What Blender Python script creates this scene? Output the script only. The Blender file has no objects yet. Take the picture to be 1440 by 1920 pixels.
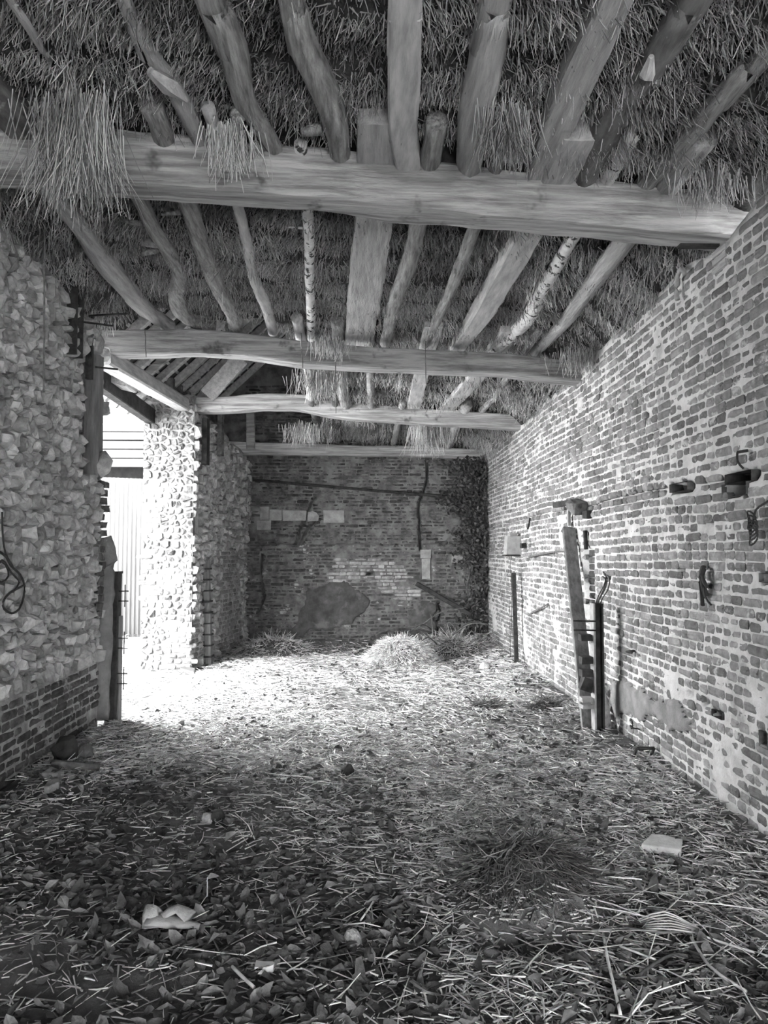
import bpy, math, random
import numpy as np
from mathutils import Vector, Matrix

# ------------------------------------------------------------------ camera, sky, exposure
SC = bpy.context.scene
COL = SC.collection
R = np.random.default_rng(7)
random.seed(7)
FPX, CX, CY = 1442.0, 720.0, 960.0
YAW, PITCH = math.atan(40 / FPX), math.atan(75 / FPX)
EYE = np.array([0.0, 0.0, 1.5])

cam_d = bpy.data.cameras.new('camera')
cam = bpy.data.objects.new('camera', cam_d)
COL.objects.link(cam)
cam.location = EYE
cam.rotation_euler = (math.pi / 2 + PITCH, 0, -YAW)
cam_d.sensor_fit = 'VERTICAL'
cam_d.sensor_height = 36
cam_d.lens = FPX / 1920 * 36
cam_d.clip_start = 0.05
SC.camera = cam

world = bpy.data.worlds.new('sky')
SC.world = world
world.use_nodes = True
wn = world.node_tree.nodes
wl = world.node_tree.links
for n in list(wn):
    wn.remove(n)
w_out = wn.new('ShaderNodeOutputWorld')
w_bg = wn.new('ShaderNodeBackground')
w_tc = wn.new('ShaderNodeTexCoord')
w_sep = wn.new('ShaderNodeSeparateXYZ')
w_map = wn.new('ShaderNodeMapRange')          # overcast sky: a little brighter at the zenith than at the horizon
w_map.inputs['From Min'].default_value = 0
w_map.inputs['From Max'].default_value = 1
w_map.inputs['To Min'].default_value = 0.7
w_map.inputs['To Max'].default_value = 1.0
wl.new(w_tc.outputs['Generated'], w_sep.inputs[0])
wl.new(w_sep.outputs['Z'], w_map.inputs['Value'])
wl.new(w_map.outputs[0], w_bg.inputs['Color'])
w_bg.inputs['Strength'].default_value = 11.0
wl.new(w_bg.outputs[0], w_out.inputs['Surface'])

SUN_ON = True
if SUN_ON:
    sun_d = bpy.data.lights.new('sun', 'SUN')
    sun_d.energy = 1.5
    sun_d.angle = math.radians(6)
    sun = bpy.data.objects.new('sun', sun_d)
    COL.objects.link(sun)
    sun.rotation_euler = Vector((0.30, 0.62, -0.72)).to_track_quat('-Z', 'Y').to_euler()

SC.view_settings.view_transform = 'Standard'
SC.view_settings.look = 'None'
SC.view_settings.gamma = 1
SC.view_settings.use_curve_mapping = False
SC.view_settings.exposure = 1.8
SC.cycles.max_bounces = 10
SC.cycles.diffuse_bounces = 7
SC.cycles.caustics_reflective = False
SC.cycles.caustics_refractive = False
FRONT = -2.6           # unseen front end of the barn, placed to set the light from behind

# ------------------------------------------------------------------ geometry helpers
_cy, _sy, _cp, _sp = math.cos(YAW), math.sin(YAW), math.cos(PITCH), math.sin(PITCH)
FWD = np.array([_sy * _cp, _cy * _cp, _sp])
RGT = np.array([_cy, -_sy, 0.0])
UP = np.cross(RGT, FWD)


def ray(px, py):
    return FWD + RGT * (px - CX) / FPX + UP * (CY - py) / FPX


def at(px, py, n, d):
    """where the sight line through a point of the photograph meets the plane n.p = d"""
    r = ray(px, py)
    n = np.array(n, float)
    return EYE + r * ((d - n @ EYE) / (n @ r))


def at_x(px, py, x): return at(px, py, (1, 0, 0), x)
def at_y(px, py, y): return at(px, py, (0, 1, 0), y)
def at_z(px, py, z): return at(px, py, (0, 0, 1), z)


def pxm(p):
    """picture points per metre at point p"""
    return FPX / float((np.asarray(p) - EYE) @ FWD)


def seen(p, m=30):
    q = np.asarray(p) - EYE
    d = q @ FWD
    if d < .1:
        return False
    x, y = CX + FPX * (q @ RGT) / d, CY - FPX * (q @ UP) / d
    return -m < x < 1440 + m and -m < y < 1920 + m


def _h(ix, iy, s):
    h = (ix.astype(np.int64) * 374761393 + iy.astype(np.int64) * 668265263 + s * 974711) & 0x7fffffff
    h = ((h ^ (h >> 13)) * 1274126177) & 0x7fffffff
    return ((h ^ (h >> 16)) & 0xffff) / 65535.0


def vn(x, y, s=0):
    x, y = np.broadcast_arrays(np.asarray(x, float), np.asarray(y, float))
    ix, iy = np.floor(x), np.floor(y)
    fx, fy = x - ix, y - iy
    fx, fy = fx * fx * (3 - 2 * fx), fy * fy * (3 - 2 * fy)
    a, b = _h(ix, iy, s), _h(ix + 1, iy, s)
    c, d = _h(ix, iy + 1, s), _h(ix + 1, iy + 1, s)
    return (a + (b - a) * fx) * (1 - fy) + (c + (d - c) * fx) * fy


def fbm(x, y, s=0, o=4):
    r, a, t = 0, 1.0, 0
    for k in range(o):
        r = r + a * vn(np.asarray(x) * 2 ** k, np.asarray(y) * 2 ** k, s + 17 * k)
        t += a
        a *= .5
    return r / t - .5


def raw_mesh(name, V, loops, starts, smooth=False):
    me = bpy.data.meshes.new(name)
    V = np.asarray(V, np.float32)
    loops = np.asarray(loops, np.int32)
    starts = np.asarray(starts, np.int32)
    me.vertices.add(len(V))
    me.vertices.foreach_set('co', V.ravel())
    me.loops.add(len(loops))
    me.loops.foreach_set('vertex_index', loops)
    me.polygons.add(len(starts))
    me.polygons.foreach_set('loop_start', starts)
    me.update(calc_edges=True)
    me.polygons.foreach_set('use_smooth', np.full(len(starts), smooth, bool))
    return me


def link(name, me, mat, parent=None):
    o = bpy.data.objects.new(name, me)
    COL.objects.link(o)
    if mat is not None and not me.materials:
        me.materials.append(mat)
    if parent is not None:
        o.parent = parent
    return o


class MB:
    """collects pieces of geometry and links them as one mesh object"""
    def __init__(self):
        self.V, self.F, self.n = [], [], 0

    def add(self, V, F):
        V = np.asarray(V, float)
        self.V.append(V)
        self.F += [tuple(i + self.n for i in f) for f in F]
        self.n += len(V)
        return self

    def box(self, c, s, M=None, j=0.0, ch=0.0):
        """box with centre c, sizes s, axes M (columns); ch chamfers the long edges"""
        s = np.asarray(s, float) / 2
        k = int(np.argmax(s))
        a, b = [i for i in range(3) if i != k]
        if ch <= 0:
            prof = [(-s[a], -s[b]), (s[a], -s[b]), (s[a], s[b]), (-s[a], s[b])]
        else:
            p, q = s[a], s[b]
            prof = [(-p + ch, -q), (p - ch, -q), (p, -q + ch), (p, q - ch), (p - ch, q), (-p + ch, q), (-p, q - ch), (-p, -q + ch)]
        m = len(prof)
        V = np.zeros((2 * m, 3))
        for e, sg in enumerate((-1, 1)):
            for i, (x, y) in enumerate(prof):
                V[e * m + i, a], V[e * m + i, b], V[e * m + i, k] = x, y, sg * s[k]
        if j:
            V += R.normal(0, j, V.shape)
        if M is not None:
            V = V @ np.asarray(M, float).T
        F = [tuple(range(m))[::-1], tuple(range(m, 2 * m))] + [(i, (i + 1) % m, m + (i + 1) % m, m + i) for i in range(m)]
        return self.add(V + np.asarray(c, float), F)

    def tube(self, pts, rad, n=8, rough=0.0, prof=None, up=(0, 0, 1), seed=0, cap=True):
        """sweep along pts; prof gives an outline (unit), else a circle"""
        P = np.asarray(pts, float)
        rad = np.broadcast_to(np.asarray(rad, float), (len(P),)) if np.ndim(rad) < 2 else np.asarray(rad, float)
        T = np.gradient(P, axis=0)
        T /= np.linalg.norm(T, axis=1)[:, None] + 1e-9
        up = np.asarray(up, float)
        if prof is None:
            a = np.arange(n) * 2 * math.pi / n
            prof = np.c_[np.cos(a), np.sin(a)]
        prof = np.asarray(prof, float)
        n = len(prof)
        V = []
        for i in range(len(P)):
            s = np.cross(T[i], up)
            if np.linalg.norm(s) < 1e-3:
                s = np.cross(T[i], (1, 0.01, 0))
            s /= np.linalg.norm(s)
            u = np.cross(s, T[i])
            rr = rad[i] if np.ndim(rad[i]) else (rad[i], rad[i])
            k = np.ones(n)
            if rough:
                k = 1 + rough * 2 * (vn(np.arange(n) * 1.3 + seed * 7, i * .45 + seed, seed) - .5) + rough * (vn(np.arange(n) * 3.1, i * 1.7, seed + 5) - .5)
            V.append(P[i] + np.outer(prof[:, 0] * rr[0] * k, s) + np.outer(prof[:, 1] * rr[1] * k, u))
        m = len(P)
        F = [(i * n + j, i * n + (j + 1) % n, (i + 1) * n + (j + 1) % n, (i + 1) * n + j) for i in range(m - 1) for j in range(n)]
        if cap:
            F += [tuple(range(n))[::-1], tuple((m - 1) * n + j for j in range(n))]
        return self.add(np.concatenate(V), F)

    def mesh(self, name, smooth=False):
        V = np.concatenate(self.V)
        loops = np.fromiter((i for f in self.F for i in f), np.int32)
        lens = np.fromiter((len(f) for f in self.F), np.int32)
        return raw_mesh(name, V, loops, np.r_[0, np.cumsum(lens)[:-1]], smooth)

    def build(self, name, mat, parent=None, smooth=False):
        return link(name, self.mesh(name, smooth), mat, parent)


def smooth_path(P, step=.06):
    """Catmull-Rom through the points"""
    P = np.asarray(P, float)
    Q = np.vstack([2 * P[0] - P[1], P, 2 * P[-1] - P[-2]])
    out, idx = [], []
    for i in range(1, len(Q) - 2):
        p0, p1, p2, p3 = Q[i - 1:i + 3]
        k = max(2, int(np.linalg.norm((p2 - p1)[:3]) / step))
        for t in np.arange(k) / k:
            out.append(.5 * (2 * p1 + (p2 - p0) * t + (2 * p0 - 5 * p1 + 4 * p2 - p3) * t * t + (3 * p1 - p0 - 3 * p2 + p3) * t ** 3))
    out.append(P[-1])
    return np.array(out)


def basis(d, up=(0, 0, 1)):
    """axes with the third column along d"""
    d = np.asarray(d, float)
    d = d / np.linalg.norm(d)
    s = np.cross(up, d)
    if np.linalg.norm(s) < 1e-3:
        s = np.array([1.0, 0, 0])
    s /= np.linalg.norm(s)
    return np.c_[s, np.cross(d, s), d]


def bar(mb, p, q, w, h, up=(0, 0, 1), ch=0, j=0):
    """straight bar from p to q, w wide and h high"""
    p, q = np.asarray(p, float), np.asarray(q, float)
    return mb.box((p + q) / 2, (w, h, max(np.linalg.norm(q - p), max(w, h) * 1.001)), basis(q - p, up), j, ch)


def strands(P, D, L, W, bend=None, seg=1):
    """many thin three-sided stalks: base points P, directions D, lengths, widths"""
    P, D = np.asarray(P, float), np.asarray(D, float)
    n = len(P)
    D = D / np.linalg.norm(D, axis=1)[:, None]
    A = np.cross(D, R.normal(0, 1, (n, 3)))
    A /= np.linalg.norm(A, axis=1)[:, None] + 1e-9
    B = np.cross(D, A)
    if bend is None:
        bend = np.zeros((n, 3))
    rings = []
    for k in range(seg + 1):
        t = k / seg
        c = P + D * (L * t)[:, None] + bend * (t * t) * L[:, None]
        w = W * (1 - .45 * t)
        for a in (0, 2.094, 4.189):
            rings.append(c + (A * math.cos(a) + B * math.sin(a)) * w[:, None])
    m = 3 * (seg + 1)
    V = np.stack(rings, 1).reshape(-1, 3)
    f = []
    for k in range(seg):
        for a in range(3):
            b = (a + 1) % 3
            f.append((k * 3 + a, k * 3 + b, k * 3 + 3 + b, k * 3 + 3 + a))
    f = np.array(f)
    loops = (np.arange(n)[:, None, None] * m + f[None]).reshape(-1)
    return V, loops, np.arange(n * len(f)) * 4


def strand_obj(name, mat, parent, *a, **k):
    V, l, s = strands(*a, **k)
    return link(name, raw_mesh(name, V, l, s, True), mat, parent)


def tag(o, label=None, cat=None, group=None, kind=None):
    if label: o['label'] = label
    if cat: o['category'] = cat
    if group: o['group'] = group
    if kind: o['kind'] = kind
    return o


def empty(name, loc, label, cat, group=None):
    o = bpy.data.objects.new(name, None)
    COL.objects.link(o)
    o.empty_display_size = .1
    o.location = loc
    # children are built in world coordinates
    bpy.context.view_layer.update()
    return tag(o, label, cat, group)


def adopt(root, *obs):
    for o in obs:
        o.parent = root
        o.matrix_parent_inverse = Matrix.Translation(-Vector(root.location))
    return root


# ------------------------------------------------------------------ materials (the photograph is monochrome: all greys)
def material(name, lo, hi, scale=6, stretch=(1, 1, 1), rand=0.0, rough=.92, bump=.3, bscale=40, bstretch=None,
             patch=None, metallic=0.0, contrast=(.35, .65), spec=.2, detail=6, patch2=None):
    """grey between lo and hi by noise in the world; rand spreads single pieces; patch = (grey, scale, from, to) large blotches"""
    m = bpy.data.materials.new(name)
    m.use_nodes = True
    N, L = m.node_tree.nodes, m.node_tree.links
    b = N['Principled BSDF']
    b.inputs['Roughness'].default_value = rough
    b.inputs['Metallic'].default_value = metallic
    b.inputs['Specular IOR Level'].default_value = spec
    geo = N.new('ShaderNodeNewGeometry')

    def noise(sc, st, det):
        v = N.new('ShaderNodeVectorMath')
        v.operation = 'MULTIPLY'
        v.inputs[1].default_value = st
        L.new(geo.outputs['Position'], v.inputs[0])
        t = N.new('ShaderNodeTexNoise')
        t.inputs['Scale'].default_value = sc
        t.inputs['Detail'].default_value = det
        t.inputs['Roughness'].default_value = .62
        L.new(v.outputs[0], t.inputs['Vector'])
        return t.outputs['Fac']

    def rng(src, a, b_, c, d):
        r = N.new('ShaderNodeMapRange')
        r.interpolation_type = 'SMOOTHSTEP' if (c, d) == (0, 1) else 'LINEAR'
        for k, x in zip(('From Min', 'From Max', 'To Min', 'To Max'), (a, b_, c, d)):
            r.inputs[k].default_value = x
        L.new(src, r.inputs['Value'])
        return r.outputs[0]

    def math_(op, x, y):
        q = N.new('ShaderNodeMath')
        q.operation = op
        for i, z in enumerate((x, y)):
            if isinstance(z, (int, float)):
                q.inputs[i].default_value = z
            else:
                L.new(z, q.inputs[i])
        return q.outputs[0]

    def mix(f, x, y):
        q = N.new('ShaderNodeMix')
        L.new(f, q.inputs[0])
        for i, z in ((2, x), (3, y)):
            if isinstance(z, (int, float)):
                q.inputs[i].default_value = z
            else:
                L.new(z, q.inputs[i])
        return q.outputs[0]

    c = rng(noise(scale, stretch, detail), contrast[0], contrast[1], lo, hi)
    if rand:
        oi = N.new('ShaderNodeObjectInfo')
        f = math_('FRACT', math_('ADD', oi.outputs['Random'], geo.outputs['Random Per Island']), 0)
        c = math_('MULTIPLY', c, rng(f, 0, 1, 1 - rand, 1 + rand))
    for p in (patch, patch2):
        if p:
            c = mix(rng(noise(p[1], (1, 1, 1), 4), p[2], p[3], 0, 1), c, p[0])
    cb = N.new('ShaderNodeCombineColor')
    for k in range(3):
        L.new(c, cb.inputs[k])
    L.new(cb.outputs[0], b.inputs['Base Color'])
    if bump:
        bp = N.new('ShaderNodeBump')
        bp.inputs['Strength'].default_value = bump
        bp.inputs['Distance'].default_value = .02
        L.new(noise(bscale, bstretch or stretch, 5), bp.inputs['Height'])
        L.new(bp.outputs[0], b.inputs['Normal'])
    return m


M = dict(
    brick=material('old_brick', .14, .25, 14, rand=.38, bump=.6, bscale=60, patch=(.45, 9, .58, .70)),
    brick_dark=material('soot_and_shade_brick', .035, .095, 14, rand=.4, bump=.5, bscale=60, patch=(.16, 4, .5, .7)),  # sooty brick; also stands in for the shade inside wall holes
    brick_base=material('plinth_brick', .045, .115, 14, rand=.4, bump=.5, bscale=60, patch=(.36, 5, .58, .7)),
    mortar=material('lime_mortar', .42, .60, 9, bump=.6, bscale=70, patch=(.30, 3, .58, .72)),
    mortar_dark=material('sooty_mortar', .07, .19, 6, bump=.6, bscale=60, patch=(.25, 1.6, .58, .74)),
    mortar_flint=material('flint_bed_mortar', .22, .42, 9, bump=.7, bscale=60),
    flint=material('knapped_flint', .22, .5, 9, rand=.38, bump=.6, bscale=30, rough=.7, patch=(.16, 7, .62, .74)),
    flint_far=material('weathered_flint', .20, .46, 9, rand=.35, bump=.35, bscale=30, rough=.8, patch=(.10, 5, .6, .72)),
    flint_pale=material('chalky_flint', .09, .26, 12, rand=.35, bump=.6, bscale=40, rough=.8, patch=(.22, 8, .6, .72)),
    render=material('grey_render', .15, .24, 8, bump=.5, bscale=50, patch=(.3, 9, .62, .74)),
    render_dark=material('damp_render', .05, .105, 6, bump=.5, bscale=50, patch=(.14, 5, .56, .7)),
    ashlar=material('pale_ashlar', .2, .36, 7, bump=.5, bscale=40),
    limewash=material('flaking_limewash', .18, .40, 12, rand=.3, bump=.6, bscale=50),
    wood=material('weathered_oak', .20, .46, 6, (0.22, 4, 4), bump=.9, bscale=9, bstretch=(0.3, 6, 6), rough=.85, contrast=(.38, .62), patch=(.10, 3.5, .60, .72)),
    wood_pole=material('dry_pole_wood', .24, .5, 9, (3, .3, 3), contrast=(.3, .7), patch=(.18, 3, .6, .78), bump=.8, bscale=12, bstretch=(5, .7, 5), rough=.85),
    wood_dark=material('dark_stained_pole', .06, .2, 6, (2, .6, 2), bump=.5, bscale=12, bstretch=(5, .7, 5), rough=.85, patch=(.3, 5, .62, .7)),
    bark=material('rough_bark', .12, .42, 14, (3, .3, 3), contrast=(.3, .7), bump=1.0, bscale=22, bstretch=(2.5, .6, 2.5), rough=.95),
    birch=material('birch_bark', .45, .68, 10, bump=.3, bscale=30, patch=(.05, 13, .55, .6)),
    plank=material('pale_plank', .3, .5, 8, (3, .5, 3), bump=.3, bscale=14, bstretch=(5, .6, 5)),
    post=material('tarred_post', .015, .05, 10, bump=.4, bscale=30, rough=.7),
    post_wood=material('grey_post_wood', .12, .24, 8, (3, 3, .4), bump=.5, bscale=14, bstretch=(5, 5, .5)),
    iron=material('rusted_iron', .02, .06, 20, bump=.5, bscale=60, rough=.7),
    cage=material('galvanised_sheet', .22, .36, 12, bump=.2, bscale=30, rough=.6),
    straw=material('straw', .5, .8, 12, rand=.55, bump=0, rough=.7, spec=.3),
    straw_old=material('old_grey_straw', .28, .52, 3, rand=.6, bump=0, rough=.8, spec=.2),
    thatch=material('dusty_thatch', .22, .5, 2.2, rand=.6, bump=0, rough=.8, spec=.2),
    straw_dark=material('wet_straw', .06, .26, 3, rand=.6, bump=0, rough=.8),
    thatch_bed=material('matted_thatch', .03, .09, 12, bump=.8, bscale=50),
    soil=material('trodden_earth', .09, .19, 4, bump=.8, bscale=30, patch=(.26, 1.2, .58, .75)),
    leaf=material('dead_leaf', .05, .19, 12, rand=.65, bump=.3, bscale=60, rough=.75),
    leaf_pale=material('pale_dry_leaf', .35, .55, 12, rand=.2, bump=.3, bscale=60, rough=.8),
    ivy=material('ivy_leaf', .02, .07, 9, rand=.6, bump=0, rough=.5, spec=.4),
    stem=material('ivy_stem', .08, .18, 20, bump=.4, bscale=50),
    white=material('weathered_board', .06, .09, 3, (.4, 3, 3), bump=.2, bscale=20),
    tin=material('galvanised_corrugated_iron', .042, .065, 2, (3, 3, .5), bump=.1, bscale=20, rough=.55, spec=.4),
    tile=material('roof_tile', .03, .09, 8, rand=.4, bump=.4, bscale=40),
    dark_void=material('void_shade', .01, .02, 8, bump=.2),  # near-black, stands in for the shade inside the outbuilding
    paper=material('white_paper', .6, .75, 4, bump=.1),
    stone=material('pale_stone', .5, .7, 9, bump=.6, bscale=40),
    rag=material('grey_cloth', .24, .40, 9, bump=.3, bscale=70),
    twine=material('twine', .1, .2, 30, bump=0),
)
UVS = [(-1, -1), (1, -1), (1, 1), (-1, 1)]


# ------------------------------------------------------------------ masonry helpers
class Wall:
    """a wall face: origin O, run direction U (horizontal), outward normal N, upright Z"""
    def __init__(self, O, U, N):
        self.O, self.U, self.N = (np.asarray(a, float) for a in (O, U, N))
        self.Z = np.array([0, 0, 1.0])

    def p(self, u, v, w=0):
        u, v, w = np.broadcast_arrays(*(np.asarray(a, float) for a in (u, v, w)))
        return self.O + u[..., None] * self.U + v[..., None] * self.Z + w[..., None] * self.N

    def uv(self, px, py):
        q = at(px, py, self.N, self.N @ self.O) - self.O
        return q @ self.U, q[2]

    def mat(self):
        return np.c_[self.U, self.Z, self.N]

    def face(self, name, L, top, bot, disp, thick, mat, res=.03, parent=None, u0=0.0):
        """uneven face with a ragged top, and a plain body behind it"""
        nu, nv = max(2, int((L - u0) / res)), max(2, int(3.3 / res))
        u = np.linspace(u0, L, nu)
        t = np.linspace(0, 1, nv)
        tp = top(u)
        U2, T2 = np.meshgrid(u, t)
        V2 = bot + T2 * (tp[None] - bot)
        W2 = disp(U2, V2)
        front = self.p(U2, V2, W2).reshape(-1, 3)
        backb = self.p(u, np.full(nu, bot), -thick)
        backt = self.p(u, tp - .03, -thick)
        V = np.concatenate([front, backb, backt])
        i, j = np.meshgrid(np.arange(nu - 1), np.arange(nv - 1))
        a = (j * nu + i).ravel()
        q = np.c_[a, a + 1, a + nu + 1, a + nu]
        nb, nt = nu * nv, nu * nv + nu
        k = np.arange(nu - 1)
        tr = (nv - 1) * nu
        cap = np.c_[tr + k, tr + k + 1, nt + k + 1, nt + k]
        back = np.c_[nt + k, nt + k + 1, nb + k + 1, nb + k]
        F = np.concatenate([q, cap, back])
        # the two end faces
        jj = np.arange(nv - 1)
        ends = []
        loops = F.ravel()
        starts = list(np.arange(len(F)) * 4)
        loops = list(loops)
        for col, rev in ((0, False), (nu - 1, True)):
            f = [jj2 * nu + col for jj2 in range(nv)] + [nt + col, nb + col]
            starts.append(len(loops))
            loops += f if rev else f[::-1]
        me = raw_mesh(name, V, loops, starts, True)
        return link(name, me, mat, parent)


def brick_verts(Ln, H, rs, w=0.0):
    c = min(.012, H * .22) * rs.uniform(.6, 1.4, 4)
    l, h = Ln / 2, H / 2
    o = np.array([(-l + c[0], -h), (l - c[1], -h), (l, -h + c[1]), (l, h - c[2]), (l - c[2], h), (-l + c[3], h), (-l, h - c[3]), (-l, -h + c[0])])
    o = o + rs.normal(0, .0022, o.shape)
    i = o * (1 - .014 / np.array([l, h])) + rs.normal(0, .0015, o.shape)
    V = np.zeros((24, 3))
    V[:8, :2], V[:8, 2] = o, -.05
    V[8:16, :2], V[8:16, 2] = o, -.008
    V[16:, :2] = i
    V[16:, 2] = rs.normal(0, .0022, 8) + i[:, 0] / l * rs.normal(0, .002)
    V[:, 2] += w
    return V


BRICK_F = [(i, (i + 1) % 8, 8 + (i + 1) % 8, 8 + i) for i in range(8)] + \
          [(8 + i, 8 + (i + 1) % 8, 16 + (i + 1) % 8, 16 + i) for i in range(8)] + [tuple(range(16, 24))]
BRICK_VAR = {}
for kind, ln in (('long', .2), ('short', .095)):
    BRICK_VAR[kind] = [MB().add(brick_verts(ln, .05, R), BRICK_F).mesh('brick') for _ in range(9)]


def lay_bricks(u0, u1, v0, v1, course=.06, wave=.012, seed=1, p_long=.42, keep=None, long=.215, short=.108):
    """courses of stretchers and headers: list of (u, v, length, height, kind)"""
    rs = np.random.default_rng(seed)
    out = []
    for r in range(int((v1 - v0) / course)):
        u = u0 - rs.uniform(0, .2)
        while u < u1:
            k = 'long' if rs.random() < p_long else 'short'
            step = (long if k == 'long' else short) * rs.uniform(.94, 1.06)
            uc = u + step / 2
            vc = v0 + (r + .5) * course + wave * 2 * float(fbm(uc * .7, r * .13, seed, 2)) + rs.normal(0, .0015)
            if u0 < uc < u1 and (keep is None or keep(uc, vc)):
                out.append((uc, vc, step - .009 * rs.uniform(.6, 1.5), course - .0095 * rs.uniform(.7, 1.5), k))
            u += step
    return out


def put_bricks(wall, bricks, parent, mat, wfun, singles=300, seed=3, stuff='brickwork', mats=None):
    """the bricks that show largest become parts, the rest one joined part"""
    rs = np.random.default_rng(seed)
    rec = []
    for b in bricks:
        c = wall.p(b[0], b[1])
        v = (c - EYE) / np.linalg.norm(c - EYE)
        size = pxm(c) ** 2 * abs(v @ wall.N) * b[2] if (c - EYE) @ FWD > .3 and seen(c, 10) else 0
        rec.append((size, b))
    rec.sort(key=lambda t: -t[0])
    B = wall.mat()
    st = MB()
    for k, (size, (u, v, ln, h, kind)) in enumerate(rec):
        w = wfun(u, v) + rs.normal(0, .0035)
        tilt = rs.normal(0, .012)
        if k < singles and size > 0:
            me = BRICK_VAR[kind][rs.integers(9)]
            mk = (me.name, mat.name)
            if mk not in MESH_BY_MAT:
                m2 = me.copy()
                m2.materials.clear()
                m2.materials.append(mat)
                MESH_BY_MAT[mk] = m2
            o = bpy.data.objects.new('brick', MESH_BY_MAT[mk])
            COL.objects.link(o)
            o.parent = parent
            X = Matrix([list(r) for r in B]).to_4x4()
            X.translation = Vector(wall.p(u, v, w))
            X = X @ Matrix.Rotation(tilt, 4, 'Z') @ Matrix.Diagonal((ln / (.2 if kind == 'long' else .095), h / .05, 1, 1))
            if rs.random() < .5:
                X = X @ Matrix.Rotation(math.pi, 4, 'Z')
            o.matrix_local = X
        else:
            V = brick_verts(ln, h, rs, w)
            V[:, :2] = V[:, :2] @ np.array([[1, tilt], [-tilt, 1]])
            V[:, 0] += u
            V[:, 1] += v
            st.add(wall.O + V @ B.T, BRICK_F)
    if st.n:
        tag(st.build(stuff, mat, parent), kind='stuff')


MESH_BY_MAT = {}


def cells(pts, box, gap, keep=None):
    """Voronoi cells of the points, clipped to box, shrunk by gap"""
    pts = np.asarray(pts)
    out = []
    for i, p in enumerate(pts):
        if keep is not None and not keep(*p):
            continue
        d = ((pts - p) ** 2).sum(1)
        nb = np.argsort(d)[1:15]
        poly = [(box[0], box[2]), (box[1], box[2]), (box[1], box[3]), (box[0], box[3])]
        poly = [np.array(q) for q in poly]
        for j in nb:
            n = pts[j] - p
            ln = np.linalg.norm(n)
            n = n / ln
            lim = ln / 2 - gap / 2
            new = []
            for k in range(len(poly)):
                a, b = poly[k] - p, poly[(k + 1) % len(poly)] - p
                da, db = a @ n - lim, b @ n - lim
                if da <= 0:
                    new.append(a + p)
                if da * db < 0:
                    new.append(a + (b - a) * (da / (da - db)) + p)
            poly = new
            if len(poly) < 3:
                break
        if len(poly) >= 3:
            q = np.array(poly)
            # drop tiny edges
            big = [k for k in range(len(q)) if np.linalg.norm(q[k] - q[k - 1]) > .006]
            if len(big) >= 3:
                out.append(q[big])
    return out


def scatter(u0, u1, v0, v1, size, seed, keep=None):
    """jittered points with uneven spacing"""
    rs = np.random.default_rng(seed)
    pts = []
    v = v0
    while v < v1:
        rowh = size * rs.uniform(.7, 1.3)
        u = u0 - rs.uniform(0, size)
        while u < u1:
            s = size * rs.uniform(.6, 1.6)
            q = (u + s / 2 + rs.normal(0, size * .12), v + rowh / 2 + rs.normal(0, rowh * .22))
            if u0 < q[0] < u1 and v0 < q[1] < v1 and (keep is None or keep(*q)):
                pts.append(q)
                if rs.random() < .22:
                    pts.append((q[0] + rs.normal(0, size * .3), q[1] + rs.normal(0, size * .3)))
            u += s
        v += rowh
    return np.array(pts)


def stone_piece(poly, rs, proud):
    c = poly.mean(0)
    k = len(poly)
    r = np.linalg.norm(poly - c, axis=1).mean()
    h = proud * rs.uniform(.4, 1.5) * min(1.3, r / .06)
    tl = rs.normal(0, .22, 2)
    # rounder corners: blend each corner toward the mean of its neighbours
    q = poly * .84 + (np.roll(poly, 1, 0) + np.roll(poly, -1, 0)) * .08
    r1 = c + (q - c) * .96
    r2 = c + (q - c) * rs.uniform(.55, .92, (k, 1)) + rs.normal(0, r * .07, (k, 2))
    V = np.zeros((3 * k + 1, 3))
    V[:k, :2], V[:k, 2] = q, -.045
    V[k:2 * k, :2], V[k:2 * k, 2] = r1, h * .25 + rs.normal(0, h * .22, k)
    V[2 * k:3 * k, :2], V[2 * k:3 * k, 2] = r2, h * .85 + rs.normal(0, h * .25, k) + (r2 - c) @ tl * .6
    V[3 * k, :2] = c + rs.normal(0, r * .1, 2)
    V[3 * k, 2] = h * rs.uniform(.8, 1.25)
    F = []
    for a in range(k):
        b = (a + 1) % k
        F += [(a, b, k + b, k + a), (k + a, k + b, 2 * k + b, 2 * k + a), (2 * k + a, 2 * k + b, 3 * k)]
    return V, F


def put_stones(wall, polys, parent, mat, wfun, proud=.03, singles=300, seed=5, stuff='rubble', name='stone'):
    rs = np.random.default_rng(seed)
    rec = []
    for q in polys:
        u, v = q.mean(0)
        c = wall.p(u, v)
        x, y = q[:, 0], q[:, 1]
        ar = abs((x * np.roll(y, -1) - y * np.roll(x, -1)).sum()) / 2
        w = (c - EYE) / np.linalg.norm(c - EYE)
        rec.append((pxm(c) ** 2 * abs(w @ wall.N) * ar if (c - EYE) @ FWD > .3 and seen(c, 10) else 0, q))
    rec.sort(key=lambda t: -t[0])
    B = wall.mat()
    st = MB()
    for k, (size, q) in enumerate(rec):
        V, F = stone_piece(q, rs, proud)
        u, v = q.mean(0)
        V[:, 2] += wfun(u, v)
        W = wall.O + V @ B.T
        if k < singles and size > 0:
            MB().add(W, F).build(name, mat, parent)
        else:
            st.add(W, F)
    if st.n:
        tag(st.build(stuff, mat, parent), kind='stuff')


def in_poly(u, v, poly):
    u, v = np.asarray(u, float), np.asarray(v, float)
    r = np.zeros(u.shape, bool)
    n = len(poly)
    for i in range(n):
        x1, y1 = poly[i]
        x2, y2 = poly[(i + 1) % n]
        c = ((y1 > v) != (y2 > v)) & (u < (x2 - x1) * (v - y1) / ((y2 - y1) or 1e-9) + x1)
        r ^= c
    return r


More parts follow.
